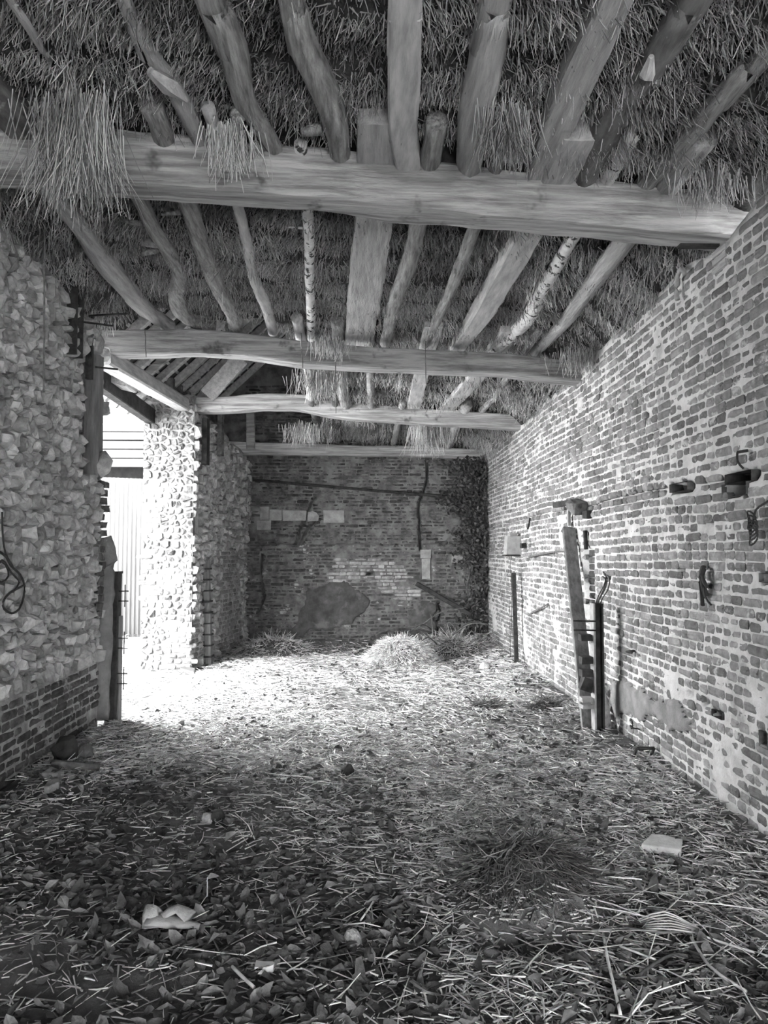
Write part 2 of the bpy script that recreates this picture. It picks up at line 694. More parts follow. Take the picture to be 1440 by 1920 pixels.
def patch(wall, poly, thick, mat, name, parent, base=0.0, res=.025, seed=0, wob=.05):
    """a slab of render left on the wall, with a broken edge"""
    poly = np.asarray(poly, float)
    lo, hi = poly.min(0) - .1, poly.max(0) + .1
    u = np.arange(lo[0], hi[0], res)
    v = np.arange(lo[1], hi[1], res)
    U2, V2 = np.meshgrid(u, v)
    du, dv = wob * 2 * fbm(U2 * 7, V2 * 7, seed), wob * 2 * fbm(U2 * 7, V2 * 7, seed + 50)
    ins = in_poly(U2 + du, V2 + dv, poly)
    core = ins.copy()
    core[1:] &= ins[:-1]; core[:-1] &= ins[1:]; core[:, 1:] &= ins[:, :-1]; core[:, :-1] &= ins[:, 1:]
    W2 = np.where(core, base + thick + .006 * fbm(U2 * 9, V2 * 9, seed + 3), base - .02)
    nu = len(u)
    cell = ins[:-1, :-1] & ins[1:, :-1] & ins[:-1, 1:] & ins[1:, 1:]
    j, i = np.nonzero(cell)
    a = j * nu + i
    F = np.c_[a, a + 1, a + nu + 1, a + nu]
    used, inv = np.unique(F.ravel(), return_inverse=True)
    V = wall.p(U2, V2, W2).reshape(-1, 3)[used]
    return link(name, raw_mesh(name, V, inv, np.arange(len(F)) * 4, True), mat, parent)


# ================================================================== STRUCTURE
# ---- floor: trodden earth, a little higher in heaps by the walls
def floor_z(x, y):
    x, y = np.asarray(x, float), np.asarray(y, float)
    z = .05 * fbm(x * .9, y * .9, 21) + .02 * fbm(x * 5, y * 5, 22)
    z = z + .10 * np.exp(-((x + 1.95) / .28) ** 2) * ((y < 6.5) & (y > -2))          # litter against the left wall
    z = z + .09 * np.exp(-((x - 1.95) / .25) ** 2)                                   # and against the right wall
    z = z + .16 * np.exp(-(((x - .72) / .30) ** 2 + ((y - 3.40) / .25) ** 2))         # mound of old litter in the foreground
    z = z - .10 * np.exp(-(((x - .62) / .22) ** 2 + ((y - 3.02) / .10) ** 2))
    z = z + .10 * np.exp(-((y - 12.45) / .5) ** 2)
    return z


gx, gy = np.arange(-8, 2.75, .07), np.arange(-4, 14.2, .07)
GX, GY = np.meshgrid(gx, gy)
GZ = floor_z(GX, GY)
i, j = np.meshgrid(np.arange(len(gx) - 1), np.arange(len(gy) - 1))
a = (j * len(gx) + i).ravel()
F = np.c_[a, a + 1, a + len(gx) + 1, a + len(gx)]
floor = link('floor', raw_mesh('floor', np.c_[GX.ravel(), GY.ravel(), GZ.ravel()], F.ravel(), np.arange(len(F)) * 4, True), M['soil'])
tag(floor, 'trodden earth floor littered with straw and leaves', 'floor', kind='structure')

# ---- right wall: brick, pale joints
XR = 2.03
WR = Wall((XR, 0, 0), (0, 1, 0), (-1, 0, 0))
RT_Y = [-4, 3.8, 4.1, 4.35, 4.7, 5.5, 7.1, 9.8, 11.5, 12.7]
RT_Z = [3.36, 3.33, 3.25, 3.24, 3.30, 3.28, 3.22, 3.12, 3.06, 3.04]


def right_top(u):
    return np.interp(u, RT_Y, RT_Z) + .05 * fbm(u * 5, u * 0 + 3, 4)


def wpx(wall, pts):
    return [wall.uv(*p) for p in pts]


holes_r = []          # (u0, u1, v0, v1, depth) of missing bricks
for (x0, y0, x1, y1, d) in [(1360, 885, 1410, 905, .22), (1354, 905, 1400, 930, .16), (1256, 905, 1290, 921, .16), (1424, 1076, 1450, 1092, .12),
                            (1335, 1333, 1354, 1346, .10), (1424, 1372, 1440, 1402, .10)]:
    a_, b_ = WR.uv(x0, (y0 + y1) / 2), WR.uv(x1, (y0 + y1) / 2)
    t_, l_ = WR.uv((x0 + x1) / 2, y0), WR.uv((x0 + x1) / 2, y1)
    holes_r.append((min(a_[0], b_[0]), max(a_[0], b_[0]), l_[1], t_[1], d))
rs_ = np.random.default_rng(77)
for _ in range(22):                                             # single bricks fallen out or worn back
    u_, v_ = rs_.uniform(3.9, 11), rs_.uniform(.5, 2.9)
    holes_r.append((u_, u_ + .1, v_, v_ + .05, rs_.uniform(.02, .05)))
recess_u = [WR.uv(1096, 1080)[0], WR.uv(1114, 1080)[0]]
RU0, RU1 = min(recess_u), max(recess_u)
RV0, RV1 = WR.uv(1105, 1138)[1], WR.uv(1105, 1030)[1]
holes_r.append((RU0, RU1, RV0 - .1, RV1, .07))


def in_hole(u, v, hs):
    r = np.zeros(np.shape(u), bool)
    for h in hs:
        r |= (u > h[0]) & (u < h[1]) & (v > h[2]) & (v < h[3])
    return r


def right_disp(u, v):
    w = .009 * fbm(u * 5, v * 5, 31) + .010 * fbm(u * 22, v * 22, 32, 2) - .0075
    # lime and render smeared over the bricks in places, most of all low down
    w = w + .009 * np.clip((fbm(u * 3.1, v * 3.1, 33, 4) - .15) * 9, 0, 1) + .013 * np.clip((fbm(u * 2.6, v * 2.6, 34, 4) - .10) * 9, 0, 1) * np.clip((.9 - v) * 3, 0, 1)
    band = np.clip(1 - np.abs(v - 1.91 - .02 * fbm(u * 3, u * 0, 35)) / .045, 0, 1) ** .5
    w = w - .035 * band * (fbm(u * 2, u * 0 + 1, 36) > -.22)          # worn course under the old loft line
    for h in holes_r:
        w = np.where((u > h[0]) & (u < h[1]) & (v > h[2]) & (v < h[3]), -h[4], w)
    # the band of worn bricks below the loft line
    return w


wall_right = WR.face('wall_right', 12.75, right_top, -.1, right_disp, .36, M['mortar'], res=.024, u0=FRONT)
tag(wall_right, 'long right brick wall with pale lime joints', 'wall', kind='structure')
patch_r = wpx(WR, [(1146, 1268), (1190, 1282), (1226, 1310), (1262, 1302), (1302, 1350), (1296, 1378), (1240, 1372), (1222, 1352), (1150, 1345)])
holes_k = [(h[0] - .04, h[1] + .04, h[2] - .012, h[3] + .012, h[4]) if h[4] > .05 else h for h in holes_r]
keep_r = lambda u, v: (not bool(in_hole(np.array(u), np.array(v), holes_k))) and v < float(right_top(np.array([u]))[0]) - .03
bk = lay_bricks(2.6, 12.6, .0, 3.4, .06, .03, 11, p_long=.24, keep=keep_r)
put_bricks(WR, bk, wall_right, M['brick'], lambda u, v: .001 + .006 * float(fbm(u * 3, v * 3, 8)) - (.014 if abs(v - 1.91) < .04 else 0), seed=12)
patch(WR, patch_r, .012, M['render'], 'render_patch', wall_right, base=.006, seed=4, wob=.09)
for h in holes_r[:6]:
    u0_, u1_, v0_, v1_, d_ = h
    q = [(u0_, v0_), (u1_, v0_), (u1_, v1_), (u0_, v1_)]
    MB().add([WR.p(a0, b0, w) for w in (.004, -d_ + .01) for a0, b0 in q], [(4, 5, 6, 7)] + [(i, (i + 1) % 4, 4 + (i + 1) % 4, 4 + i) for i in range(4)]).build('hole_shade_lining', M['brick_dark'], wall_right)  # dark lining puts the shade of the deep holes into their colour
# dark bricks standing in the recess behind the near post
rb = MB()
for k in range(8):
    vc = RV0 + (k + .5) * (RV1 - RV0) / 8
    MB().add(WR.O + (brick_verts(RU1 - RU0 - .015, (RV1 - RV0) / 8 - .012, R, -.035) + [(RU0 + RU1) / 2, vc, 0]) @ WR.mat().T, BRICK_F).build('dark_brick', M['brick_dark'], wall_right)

# ---- left wall, near part: flint rubble over a brick plinth
XL = -2.2
LEND = 6.6
WL = Wall((XL, 0, 0), (0, 1, 0), (1, 0, 0))


def left_top(u):
    return np.interp(u, [-4, 4.6, 5.2, 5.6, 5.75, 6.2, 6.6], [3.56, 3.55, 3.52, 3.46, 3.42, 3.40, 3.30]) + .10 * fbm(u * 5, u * 0 + 9, 6)


slot = (6.05, 6.53, 2.13, 3.16)        # chase cut for a timber
niche = (WL.uv(95, 612)[0], WL.uv(118, 612)[0], WL.uv(107, 622)[1], WL.uv(107, 606)[1])


def left_disp(u, v):
    w = .03 * fbm(u * 5, v * 5, 41) + .02 * fbm(u * 18, v * 18, 42, 2) - .012
    w = np.where(v < .58, w * .35 + .0, w)
    w = np.where((u > slot[0]) & (u < slot[1]) & (v > slot[2]) & (v < slot[3]), -.24, w)
    w = np.where((u > niche[0]) & (u < niche[1]) & (v > niche[2]) & (v < niche[3]), -.13, w)
    w = w - np.where(u > LEND - .05, (u - LEND + .05) * .5, 0)
    return w


wall_left = WL.face('wall_left', LEND, left_top, -.1, left_disp, .6, M['mortar_flint'], res=.026, u0=FRONT)
tag(wall_left, 'near left wall of pale flint rubble over brick courses', 'wall', kind='structure')


def keep_l(u, v):
    if slot[0] - .03 < u < slot[1] + .04 and slot[2] - .03 < v < slot[3] + .03: return False
    if niche[0] - .03 < u < niche[1] + .03 and niche[2] - .03 < v < niche[3] + .03: return False
    if v > float(left_top(np.array([u]))[0]) - .05: return False
    if u > LEND - .14 and .95 < v < 2.15: return False                  # quoin bricks stand here
    return v > .60 + .05 * math.sin(u * 3)


pl = cells(scatter(3.0, LEND - .02, .6, 3.6, .094, 51), (2.95, LEND, .58, 3.6), .012, keep_l)
put_stones(WL, pl, wall_left, M['flint'], lambda u, v: -.006 + .02 * float(fbm(u * 2, v * 2, 43)), .042, seed=52)
bl = lay_bricks(3.0, LEND - .06, .04, .62, .06, .03, 53, p_long=.4)
put_bricks(WL, bl, wall_left, M['brick_base'], lambda u, v: .004, seed=54)
# brick quoins at the broken end, and the mortar fillet below them
for k in range(17):
    v = .98 + k * .068
    d = R.normal(0, .018)
    ln = R.choice([.11, .2])
    B = np.c_[np.array([0, 1.0, 0]), np.array([0, 0, 1.0]), np.array([1.0, 0, 0])]
    MB().box((XL - .06 + d * .3, LEND - ln / 2 + .015 + d, v), (.16, ln, .056), None, .004, .006).build('quoin_brick', M['brick_base'], wall_left)
mb = MB()
pts = [(XL + .0, LEND + .0, .1), (XL + .01, LEND + .02, .7), (XL + .02, LEND + .03, 1.2), (XL + .02, LEND + .06, 1.42), (XL - .02, LEND + .02, 1.62)]
mb.tube(smooth_path(pts, .08), [.07] * len(smooth_path(pts, .08)), 9, .25, seed=3)
mb.build('mortar_fillet', M['render'], wall_left, True)

# ---- left wall beyond the doorway: its jamb faces the camera
JY = 9.85
JX = -2.16
WJ = Wall((-2.80, JY, 0), (1, 0, 0), (0, -1, 0))
jam_top = lambda u: 3.44 + .12 * np.asarray(u) + .10 * fbm(u * 9, u * 0 + 2, 61)
jam_disp = lambda u, v: .05 * fbm(u * 6, v * 6, 62) + .02 * fbm(u * 20, v * 20, 63, 2) - .01
wall_left_far = WJ.face('wall_left_far', -2.80 * -1 + JX, jam_top, -.1, jam_disp, .3, M['mortar_flint'], res=.026)
tag(wall_left_far, 'far left wall and its bright flint jamb beside the doorway', 'wall', kind='structure')
Lj = 2.80 + JX


def is_jamb_brick(u, v):
    if v < .62 and u > .30: return True
    if u < .22 and (1.7 < v < 2.35 or .9 < v < 1.5): return True
    return (1.05 < v < 1.3 and .15 < u < .45) or (2.2 < v < 2.4 and .1 < u < .3)


pj = cells(scatter(0.0, Lj - .01, .02, 3.6, .085, 64), (0, Lj, .0, 3.65), .014, lambda u, v: not is_jamb_brick(u, v) and v < float(jam_top(np.array([u]))[0]) - .03)
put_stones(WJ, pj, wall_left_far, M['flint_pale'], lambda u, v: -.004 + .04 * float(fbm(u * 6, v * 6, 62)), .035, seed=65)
bj = lay_bricks(.0, Lj, .02, 3.3, .066, .01, 66, keep=is_jamb_brick)
put_bricks(WJ, bj, wall_left_far, M['brick'], lambda u, v: .012 + .03 * float(fbm(u * 6, v * 6, 62)), seed=67)

WF_U = np.array([-1.83 - JX, 12.7 - JY, 0.0])
WFL = float(np.linalg.norm(WF_U))
WF_U = WF_U / WFL
WF = Wall((JX, JY, 0), WF_U, (WF_U[1], -WF_U[0], 0))
far_top = lambda u: np.interp(u, [0, .25, .5, 1.0, 1.6, 2.9], [3.46, 3.40, 3.36, 3.26, 3.16, 3.02]) + .14 * fbm(u * 6, u * 0 + 2, 71)
nch = (WF.uv(366, 980)[0], WF.uv(381, 980)[0], WF.uv(373, 1000)[1], WF.uv(373, 962)[1])


def far_disp(u, v):
    w = .10 * fbm(u * 4, v * 1.3, 72) + .03 * fbm(u * 20, v * 9, 73, 2) - .02
    w = w * np.clip(u / .12, 0, 1)
    return np.where((u > nch[0]) & (u < nch[1]) & (v > nch[2]) & (v < nch[3]), -.12, w)


farface = WF.face('flint_face', WFL, far_top, -.1, far_disp, .5, M['mortar_flint'], res=.03, parent=wall_left_far)
is_far_brick = lambda u, v: (u < .3 and v < .62) or (u > 1.15 and v < 1.15 and u < 2.3) or (1.3 < u < 2.1 and 1.15 < v < 1.55)
pf = cells(scatter(0.02, WFL - .02, .02, 3.6, .105, 74), (0, WFL, .0, 3.7), .014, lambda u, v: not is_far_brick(u, v) and v < float(far_top(np.array([u]))[0]) - .06
           and not (nch[0] - .03 < u < nch[1] + .03 and nch[2] - .03 < v < nch[3] + .03))
put_stones(WF, pf, farface, M['flint_far'], lambda u, v: float(far_disp(np.array(u), np.array(v))) + .004, .04, seed=75)
bf = lay_bricks(.0, WFL, .02, 1.6, .062, .01, 76, keep=is_far_brick)
put_bricks(WF, bf, farface, M['brick'], lambda u, v: float(far_disp(np.array(u), np.array(v))) + .012, seed=77)

# ---- back wall: sooty brick, the lower part standing proud
YB = 12.6
WB = Wall((-1.95, YB, 0), (1, 0, 0), (0, -1, 0))
BL = 4.05
LEDGE = 1.62
crack_l = wpx(WB, [(591, 932), (583, 945), (580, 955), (574, 962), (572, 976), (566, 985), (561, 995), (560, 1010), (556, 1020)])
crack_l2 = wpx(WB, [(597, 975), (583, 985), (576, 995), (570, 1010), (563, 1020)])
crack_r = wpx(WB, [(800, 862), (801, 885), (800, 905), (794, 920), (792, 930), (786, 942), (784, 960), (788, 975), (786, 990), (787, 1010), (787, 1030)])
crack_b = wpx(WB, [(820, 1130), (825, 1150), (815, 1170), (822, 1180), (812, 1190)])
crack_m = wpx(WB, [(494, 1040), (490, 1080), (498, 1120), (485, 1150)])


def near_line(u, v, line, r):
    d = np.full(np.shape(u), 9.0)
    for (x1, y1), (x2, y2) in zip(line[:-1], line[1:]):
        dx, dy = x2 - x1, y2 - y1
        t = np.clip(((u - x1) * dx + (v - y1) * dy) / (dx * dx + dy * dy), 0, 1)
        d = np.minimum(d, np.hypot(u - x1 - t * dx, v - y1 - t * dy))
    return d < r


def cracked(u, v, g=0.0):
    return near_line(u, v, crack_l, .024 + g) | near_line(u, v, crack_l2, .034 + g) | near_line(u, v, crack_r, .022 + g) | near_line(u, v, crack_b, .02 + g) | near_line(u, v, crack_m, .018 + g)


def ledge_w(u, v):
    lz = LEDGE + .02 * fbm(np.asarray(u) * 3, np.asarray(u) * 0, 81)
    return np.where(v < lz, .11, 0.0)


holes_b = []
for (x0, y0, x1, y1, d) in [(747, 932, 756, 940, .10), (827, 940, 834, 946, .08), (484, 1000, 520, 1012, .12), (640, 1010, 650, 1014, .06), (686, 1072, 702, 1080, .05), (530, 905, 538, 922, .05)]:
    (a_, t_), (b_, l_) = WB.uv(x0, y0), WB.uv(x1, y1)
    holes_b.append((a_, b_, l_, t_, d))


def back_disp(u, v):
    w = .014 * fbm(u * 5, v * 5, 82) + .01 * fbm(u * 20, v * 20, 83, 2) + ledge_w(u, v)
    w = np.where(cracked(u, v), -.12, w)
    for h in holes_b:
        w = np.where((u > h[0]) & (u < h[1]) & (v > h[2]) & (v < h[3]), -h[4], w)
    return w


back_top = lambda u: np.minimum(3.55 + .94 * (np.asarray(u) - 1.95 + 2.75), 3.55 + .94 * (2.75 - (np.asarray(u) - 1.95)))
wall_back = WB.face('wall_back', BL, lambda u: np.full(np.shape(u), 3.30), -.1, back_disp, .4, M['mortar_dark'], res=.02)
tag(wall_back, 'dark sooty brick wall at the far end of the barn', 'wall', kind='structure')
gable = WB.face('gable', BL, back_top, 3.28 - .3, lambda u, v: .012 * fbm(u * 5, v * 5, 84) - .03 * (v < 3.3), .4, M['mortar_dark'], res=.05, parent=wall_back, u0=-1.0)
ash = [(488, 950, 505, 974), (483, 976, 508, 993), (531, 957, 574, 976), (607, 957, 645, 980), (506, 955, 528, 975), (790, 1048, 806, 1085), (845, 1040, 866, 1055), (787, 1030, 806, 1047)]
ash_uv = []
for (x0, y0, x1, y1) in ash:
    (a_, t_), (b_, l_) = WB.uv(x0, y0), WB.uv(x1, y1)
    ash_uv.append((a_, b_, l_, t_, .0))
plast1 = wpx(WB, [(572, 1100), (600, 1092), (640, 1086), (655, 1092), (690, 1108), (694, 1125), (680, 1150), (660, 1172), (640, 1180), (600, 1180), (560, 1200), (545, 1195), (560, 1150)])
plast2 = wpx(WB, [(770, 1126), (815, 1130), (820, 1165), (806, 1190), (775, 1200), (756, 1185), (765, 1150)])
bur = wpx(WB, [(640, 1048), (690, 1042), (745, 1055), (770, 1085), (785, 1120), (750, 1130), (715, 1100), (690, 1090), (650, 1085), (620, 1100), (606, 1085)])
keep_b = lambda u, v: not bool(in_hole(np.array(u), np.array(v), holes_b)) and not bool(in_hole(np.array(u), np.array(v), [(h[0] - .02, h[1] + .02, h[2] - .01, h[3] + .01) for h in ash_uv])) and v < float(back_top(np.array(u)))
bb = lay_bricks(.02, BL - .02, .0, 4.3, .056, .016, 85, p_long=.6, keep=keep_b)


def split_at_cracks(bricks):
    """bricks broken by a crack become two pieces"""
    out = []
    for u, v, ln, h, k in bricks:
        segs = [(u - ln / 2, u + ln / 2)]
        for line, g in ((crack_l, .022), (crack_l2, .034), (crack_r, .02), (crack_b, .018), (crack_m, .016)):
            vs = [q[1] for q in line]
            if min(vs) < v < max(vs):
                uc = float(np.interp(v, vs[::-1], [q[0] for q in line][::-1]))
                new = []
                for a0, b0 in segs:
                    if b0 < uc - g or a0 > uc + g:
                        new.append((a0, b0))
                    else:
                        new += [(a0, uc - g), (uc + g, b0)]
                segs = new
        out += [((a0 + b0) / 2, v, b0 - a0, h, 'long' if b0 - a0 > .14 else 'short') for a0, b0 in segs if b0 - a0 > .03]
    return out


bb = split_at_cracks(bb)
pale = [b for b in bb if bool(in_poly(b[0] + R.normal(0, .04), b[1] + R.normal(0, .03), bur))]
dark = [b for b in bb if b not in pale]
low = [b for b in dark if b[1] < LEDGE and float(fbm(b[0] * 1.6, b[1] * 1.6, 90)) + R.normal(0, .06) > -.02]
dark = [b for b in dark if b not in low]
put_bricks(WB, low, wall_back, M['brick_base'], lambda u, v: float(ledge_w(u, v)) + .003 + .008 * float(fbm(u * 3, v * 3, 86)), singles=110, seed=89, stuff='lower_brickwork')
put_bricks(WB, dark, wall_back, M['brick_dark'], lambda u, v: float(ledge_w(u, v)) + .003 + .008 * float(fbm(u * 3, v * 3, 86)), singles=190, seed=87)
put_bricks(WB, pale, wall_back, M['limewash'], lambda u, v: float(ledge_w(u, v)) + .008, singles=0, seed=88, stuff='limewashed_brickwork')
for k, (a_, b_, l_, t_, d) in enumerate(ash_uv):
    w0 = float(ledge_w((a_ + b_) / 2, (l_ + t_) / 2))
    MB().box(WB.p((a_ + b_) / 2, (l_ + t_) / 2, w0 - .03), (b_ - a_, .1, t_ - l_), None, .005, .008).build('ashlar_block', M['ashlar'], wall_back)
# rounded stone held in the crack
(a_, t_), (b_, l_) = WB.uv(576, 958), WB.uv(597, 977)
arc = [(a_ + .01, l_), (b_, l_), (b_ + .01, l_ + .08), (b_ - .03, t_ - .03), ((a_ + b_) / 2, t_), (a_ + .01, t_ - .02)]
n6 = len(arc)
MB().add([WB.p(x, y, w) for w in (-.05, .02) for x, y in arc] , [tuple(range(n6))[::-1], tuple(range(n6, 2 * n6))] + [(q, (q + 1) % n6, n6 + (q + 1) % n6, n6 + q) for q in range(n6)]).build('rounded_stone', M['ashlar'], wall_back)
patch(WB, plast1, .018, M['render_dark'], 'render_patch', wall_back, base=.118, seed=5, wob=.12)
patch(WB, plast2, .018, M['render_dark'], 'render_patch', wall_back, base=.118, seed=6, wob=.1)
# timber string course slanting across the upper wall
mb = MB()
p0, p1 = at_y(474, 900, YB - .04), at_y(888, 936, YB - .04)
mb.tube(np.linspace(p0, p1, 12), .026, 6, .2, seed=3)
mb.build('rail', M['post'], wall_back, True)

# ---- roof: two slopes over the loft; only the left one can be seen, beyond the second beam
EX, EZ, RZ = 2.95, 3.22, 6.0
sl = (RZ - EZ) / EX
roof = MB()
for sg in (-1, 1):
    q = [(sg * EX * .93, EZ + EX * .07 * sl), (0, RZ)]
    V = [(x, y, z + .16 + dz) for y in (FRONT, 13.1) for (x, z) in q for dz in (0, .06)]
    roof.add(V, [(0, 2, 6, 4), (1, 5, 7, 3), (0, 1, 3, 2), (4, 6, 7, 5), (0, 4, 5, 1), (2, 3, 7, 6)])
roof = roof.build('roof', M['tile'])
tag(roof, 'dark tiled barn roof seen from inside above the loft', 'roof', kind='structure')
nrm = np.array([sl, 0, -1]) / math.hypot(sl, 1)          # toward the inside
dirr = np.array([1, 0, sl]) / math.hypot(sl, 1)
for k, y in enumerate(np.arange(7.15, 12.6, .42)):
    p = np.array([-EX, y + R.normal(0, .03), EZ]) + nrm * -.05
    mb = MB()
    bar(mb, p, p + dirr * 3.9, .075, .10, nrm, .01, .004)
    mb.build('rafter', M['wood'] if k in (5,) else M['plank'], roof)
for k, t in enumerate(np.arange(.15, 3.4, .165)):
    p = np.array([-EX, 6.9, EZ]) + dirr * t - nrm * .115
    mb = MB()
    bar(mb, p, p + np.array([0, 5.7, 0]), .035, .022, nrm, 0, .003)
    mb.build('batten', M['plank'], roof)
for k in range(34):                                       # lapped tile courses showing between the battens
    t0 = .05 + k * .1
    p = np.array([-EX, 6.8, EZ]) + dirr * t0 - nrm * .14
    mb = MB()
    for c in range(34):
        y = 6.8 + c * .172 + (.086 if k % 2 else 0)
        mb.box(np.array([p[0], y, p[2]]) + dirr * .07 - nrm * .012 + R.normal(0, .004, 3), (.165, .012, .15), np.c_[np.array([0, 1.0, 0]), nrm, dirr], .002)
    tag(mb.build('tile_course', M['tile'], roof), kind='stuff')
# unseen front wall, added; its opening is sized to limit light from behind
mb = MB()
for (x0, x1, z0, z1) in ((-2.8, -.7, -.1, 3.6), (1.95, 2.4, -.1, 3.6), (-.7, 1.95, 1.98, 3.6)):
    mb.box(((x0 + x1) / 2, FRONT, (z0 + z1) / 2), (x1 - x0, .3, z1 - z0))
mb.add([(-EX, FRONT, 3.6), (EX, FRONT, 3.6), (0, FRONT, RZ + .2), (-EX, FRONT + .05, 3.6), (EX, FRONT + .05, 3.6), (0, FRONT + .05, RZ + .2)],
       [(0, 1, 2), (3, 5, 4), (0, 3, 4, 1), (1, 4, 5, 2), (2, 5, 3, 0)])
tag(mb.build('wall_front_added', M['brick']), 'added front wall behind the camera, its opening sized for the light', 'wall', kind='structure')
# eaves timber on the far left wall
mb = MB()
bar(mb, (-2.56, JY + .15, 3.45), (-2.46, YB + .1, 3.40), .2, .62, j=.01)
mb.build('eaves_timber', M['wood_dark'], roof)


# ---- ceiling: straw laid over poles
def pole_z(x, y):
    return 3.50 + .045 * (2 - np.asarray(x)) - .033 * (np.asarray(y) - 4.2)


PN, PD = (.045, .033, 1.0), 3.50 + .09 + .033 * 4.2


def at_pole(px, py, dz=0):
    return at(px, py, PN, PD + dz)


def left_edge(y):
    """where the straw stops on the left: the loft is open beyond the second beam"""
    y = np.asarray(y, float)
    return np.where(y < 6.95, -2.75, np.interp(y, [6.95, 7.3, 9.0, 12.6], [-1.0, -.62, -.60, -.62]) + .12 * fbm(y * 3, y * 0, 91))


def thatch_z(x, y):
    x, y = np.asarray(x, float), np.asarray(y, float)
    yy = y + .25 * fbm(x * 1.3, y * .6, 92) + .1 * np.sin(x * 2.1)
    per = .42
    saw = (yy / per) % 1.0                                 # sheaves lapped in tiers, cut ends toward the front
    z = pole_z(x, y) + .05 + .08 * saw + .20 * fbm(x * 2.2, y * 2.2, 93) + .05 * fbm(x * 8, y * 8, 94)
    dl = np.clip((y - 3.75) / .5, 0, 1)
    z = z - .24 * np.where(x > 0, .55 + .45 * dl, dl) * np.clip((np.abs(x + .08) - 1.72) / .42, 0, 1) ** 1.5
    z = z - .10 * dl * np.clip((x + 2.2) / -.3, 0, 1)
    return z


tx, ty = np.arange(-2.75, 2.41, .05), np.arange(FRONT, 12.62, .05)
TX, TY = np.meshgrid(tx, ty)
TZ = thatch_z(TX, TY)
ok = TX > left_edge(TY)
cell = ok[:-1, :-1] & ok[1:, :-1] & ok[:-1, 1:] & ok[1:, 1:]
jj, ii = np.nonzero(cell)
nu = len(tx)
a = jj * nu + ii
n0 = TX.size
Fb = np.c_[a, a + nu, a + nu + 1, a + 1]
Ft = Fb[:, ::-1] + n0
V = np.concatenate([np.c_[TX.ravel(), TY.ravel(), TZ.ravel()], np.c_[TX.ravel(), TY.ravel(), TZ.ravel() * 0 + pole_z(TX, TY).ravel() + .34]])
# side skirts along the open edges
sk = []
pad = np.pad(cell, 1)
for dj, di, e in ((0, -1, (0, nu)), (0, 1, (nu + 1, 1)), (-1, 0, (1, 0)), (1, 0, (nu, nu + 1))):
    m = cell & ~pad[1 + dj:pad.shape[0] - 1 + dj, 1 + di:pad.shape[1] - 1 + di]
    j2, i2 = np.nonzero(m)
    b = j2 * nu + i2
    sk.append(np.c_[b + e[0], b + e[1], b + e[1] + n0, b + e[0] + n0])
F = np.concatenate([Fb, Ft] + sk)
used, inv = np.unique(F.ravel(), return_inverse=True)
ceiling = link('ceiling', raw_mesh('ceiling', V[used], inv, np.arange(len(F)) * 4, True), M['thatch_bed'])
tag(ceiling, 'ceiling of old straw laid over poles and beams', 'ceiling', kind='structure')


# ---- tie beams
def hewn(name, pts, w, h, mat, label, cat, seed, rough=.05, n=None, parent=None, group=None, sm=False):
    c = .12
    prof = np.array([(-1 + c, -1), (-.35, -1), (.3, -1), (1 - c, -1), (1, -1 + c), (1, -.3), (1, .35), (1, 1 - c), (1 - c, 1), (.3, 1), (-.3, 1), (-1 + c, 1), (-1, 1 - c), (-1, .3), (-1, -.35), (-1, -1 + c)])
    P = smooth_path(pts, .09)
    t = np.linspace(0, 1, len(P))
    P = P + np.c_[np.zeros(len(P)), .010 * fbm(t * 9, t * 0, seed), .014 * fbm(t * 9, t * 0 + 5, seed)] * 2
    k = 1 + .10 * fbm(t * 7, t * 0, seed + 2)
    ww = np.interp(t, np.linspace(0, 1, len(np.atleast_1d(w))), np.atleast_1d(w)) / 2 * k
    hh = np.interp(t, np.linspace(0, 1, len(np.atleast_1d(h))), np.atleast_1d(h)) / 2 * k
    o = MB().tube(P, np.c_[ww, hh], prof=prof, rough=rough, seed=seed).build(name, mat, parent, sm)
    return tag(o, label, cat, group) if parent is None else o


def beam_line(tb, yl, yr, h, dep, xa=-2.35, xb=2.2):
    """centre line of a beam from points on its lower front edge"""
    out = []
    for (px, py) in tb:
        f = (px - tb[0][0]) / (tb[-1][0] - tb[0][0])
        y = yl + (yr - yl) * f
        p = at_y(px, py, y)
        out.append(p + np.array([0, dep / 2, h / 2]))
    out = np.array(out)
    a0 = out[0] + (out[0] - out[1]) * ((xa - out[0][0]) / (out[0][0] - out[1][0])) if xa is not None else None
    b0 = out[-1] + (out[-1] - out[-2]) * ((xb - out[-1][0]) / (out[-1][0] - out[-2][0])) if xb is not None else None
    return np.array(([a0] if a0 is not None else []) + list(out) + ([b0] if b0 is not None else []))


beam1_pts = beam_line([(0, 318), (300, 340), (650, 372), (1000, 408), (1340, 442)], 3.85, 4.1, .24, .2)
beam1 = hewn('tie_beam', beam1_pts, .21, [.28, .26, .24], M['wood'], 'nearest and thickest tie beam, rough hewn, straw hanging over its left end', 'beam', 101)
beam2_pts = beam_line([(205, 662), (300, 660), (360, 658), (450, 665), (560, 680), (700, 690), (850, 697), (950, 702), (1078, 716)], 6.75, 7.05, .2, .2, -2.3, 2.15)
beam2 = hewn('tie_beam', beam2_pts, .2, [.22, .2, .19], M['wood'], 'second tie beam with a pale lower face, smooth sawn and dark above', 'beam', 102, .03)
beam3_pts = beam_line([(362, 772), (430, 771), (500, 765), (560, 767), (620, 778), (700, 786), (800, 794), (900, 799), (972, 804)], 9.95, 9.8, .19, .2, -2.2, 2.1)
beam3 = hewn('tie_beam', beam3_pts, .2, [.2, .21, .18], M['wood'], 'pale tie beam with a hump that starts at the top of the bright jamb', 'beam', 103, .03)
beam4_pts = beam_line([(400, 846), (470, 850), (600, 853), (760, 856), (905, 862)], 12.42, 12.42, .17, .16, None, None)
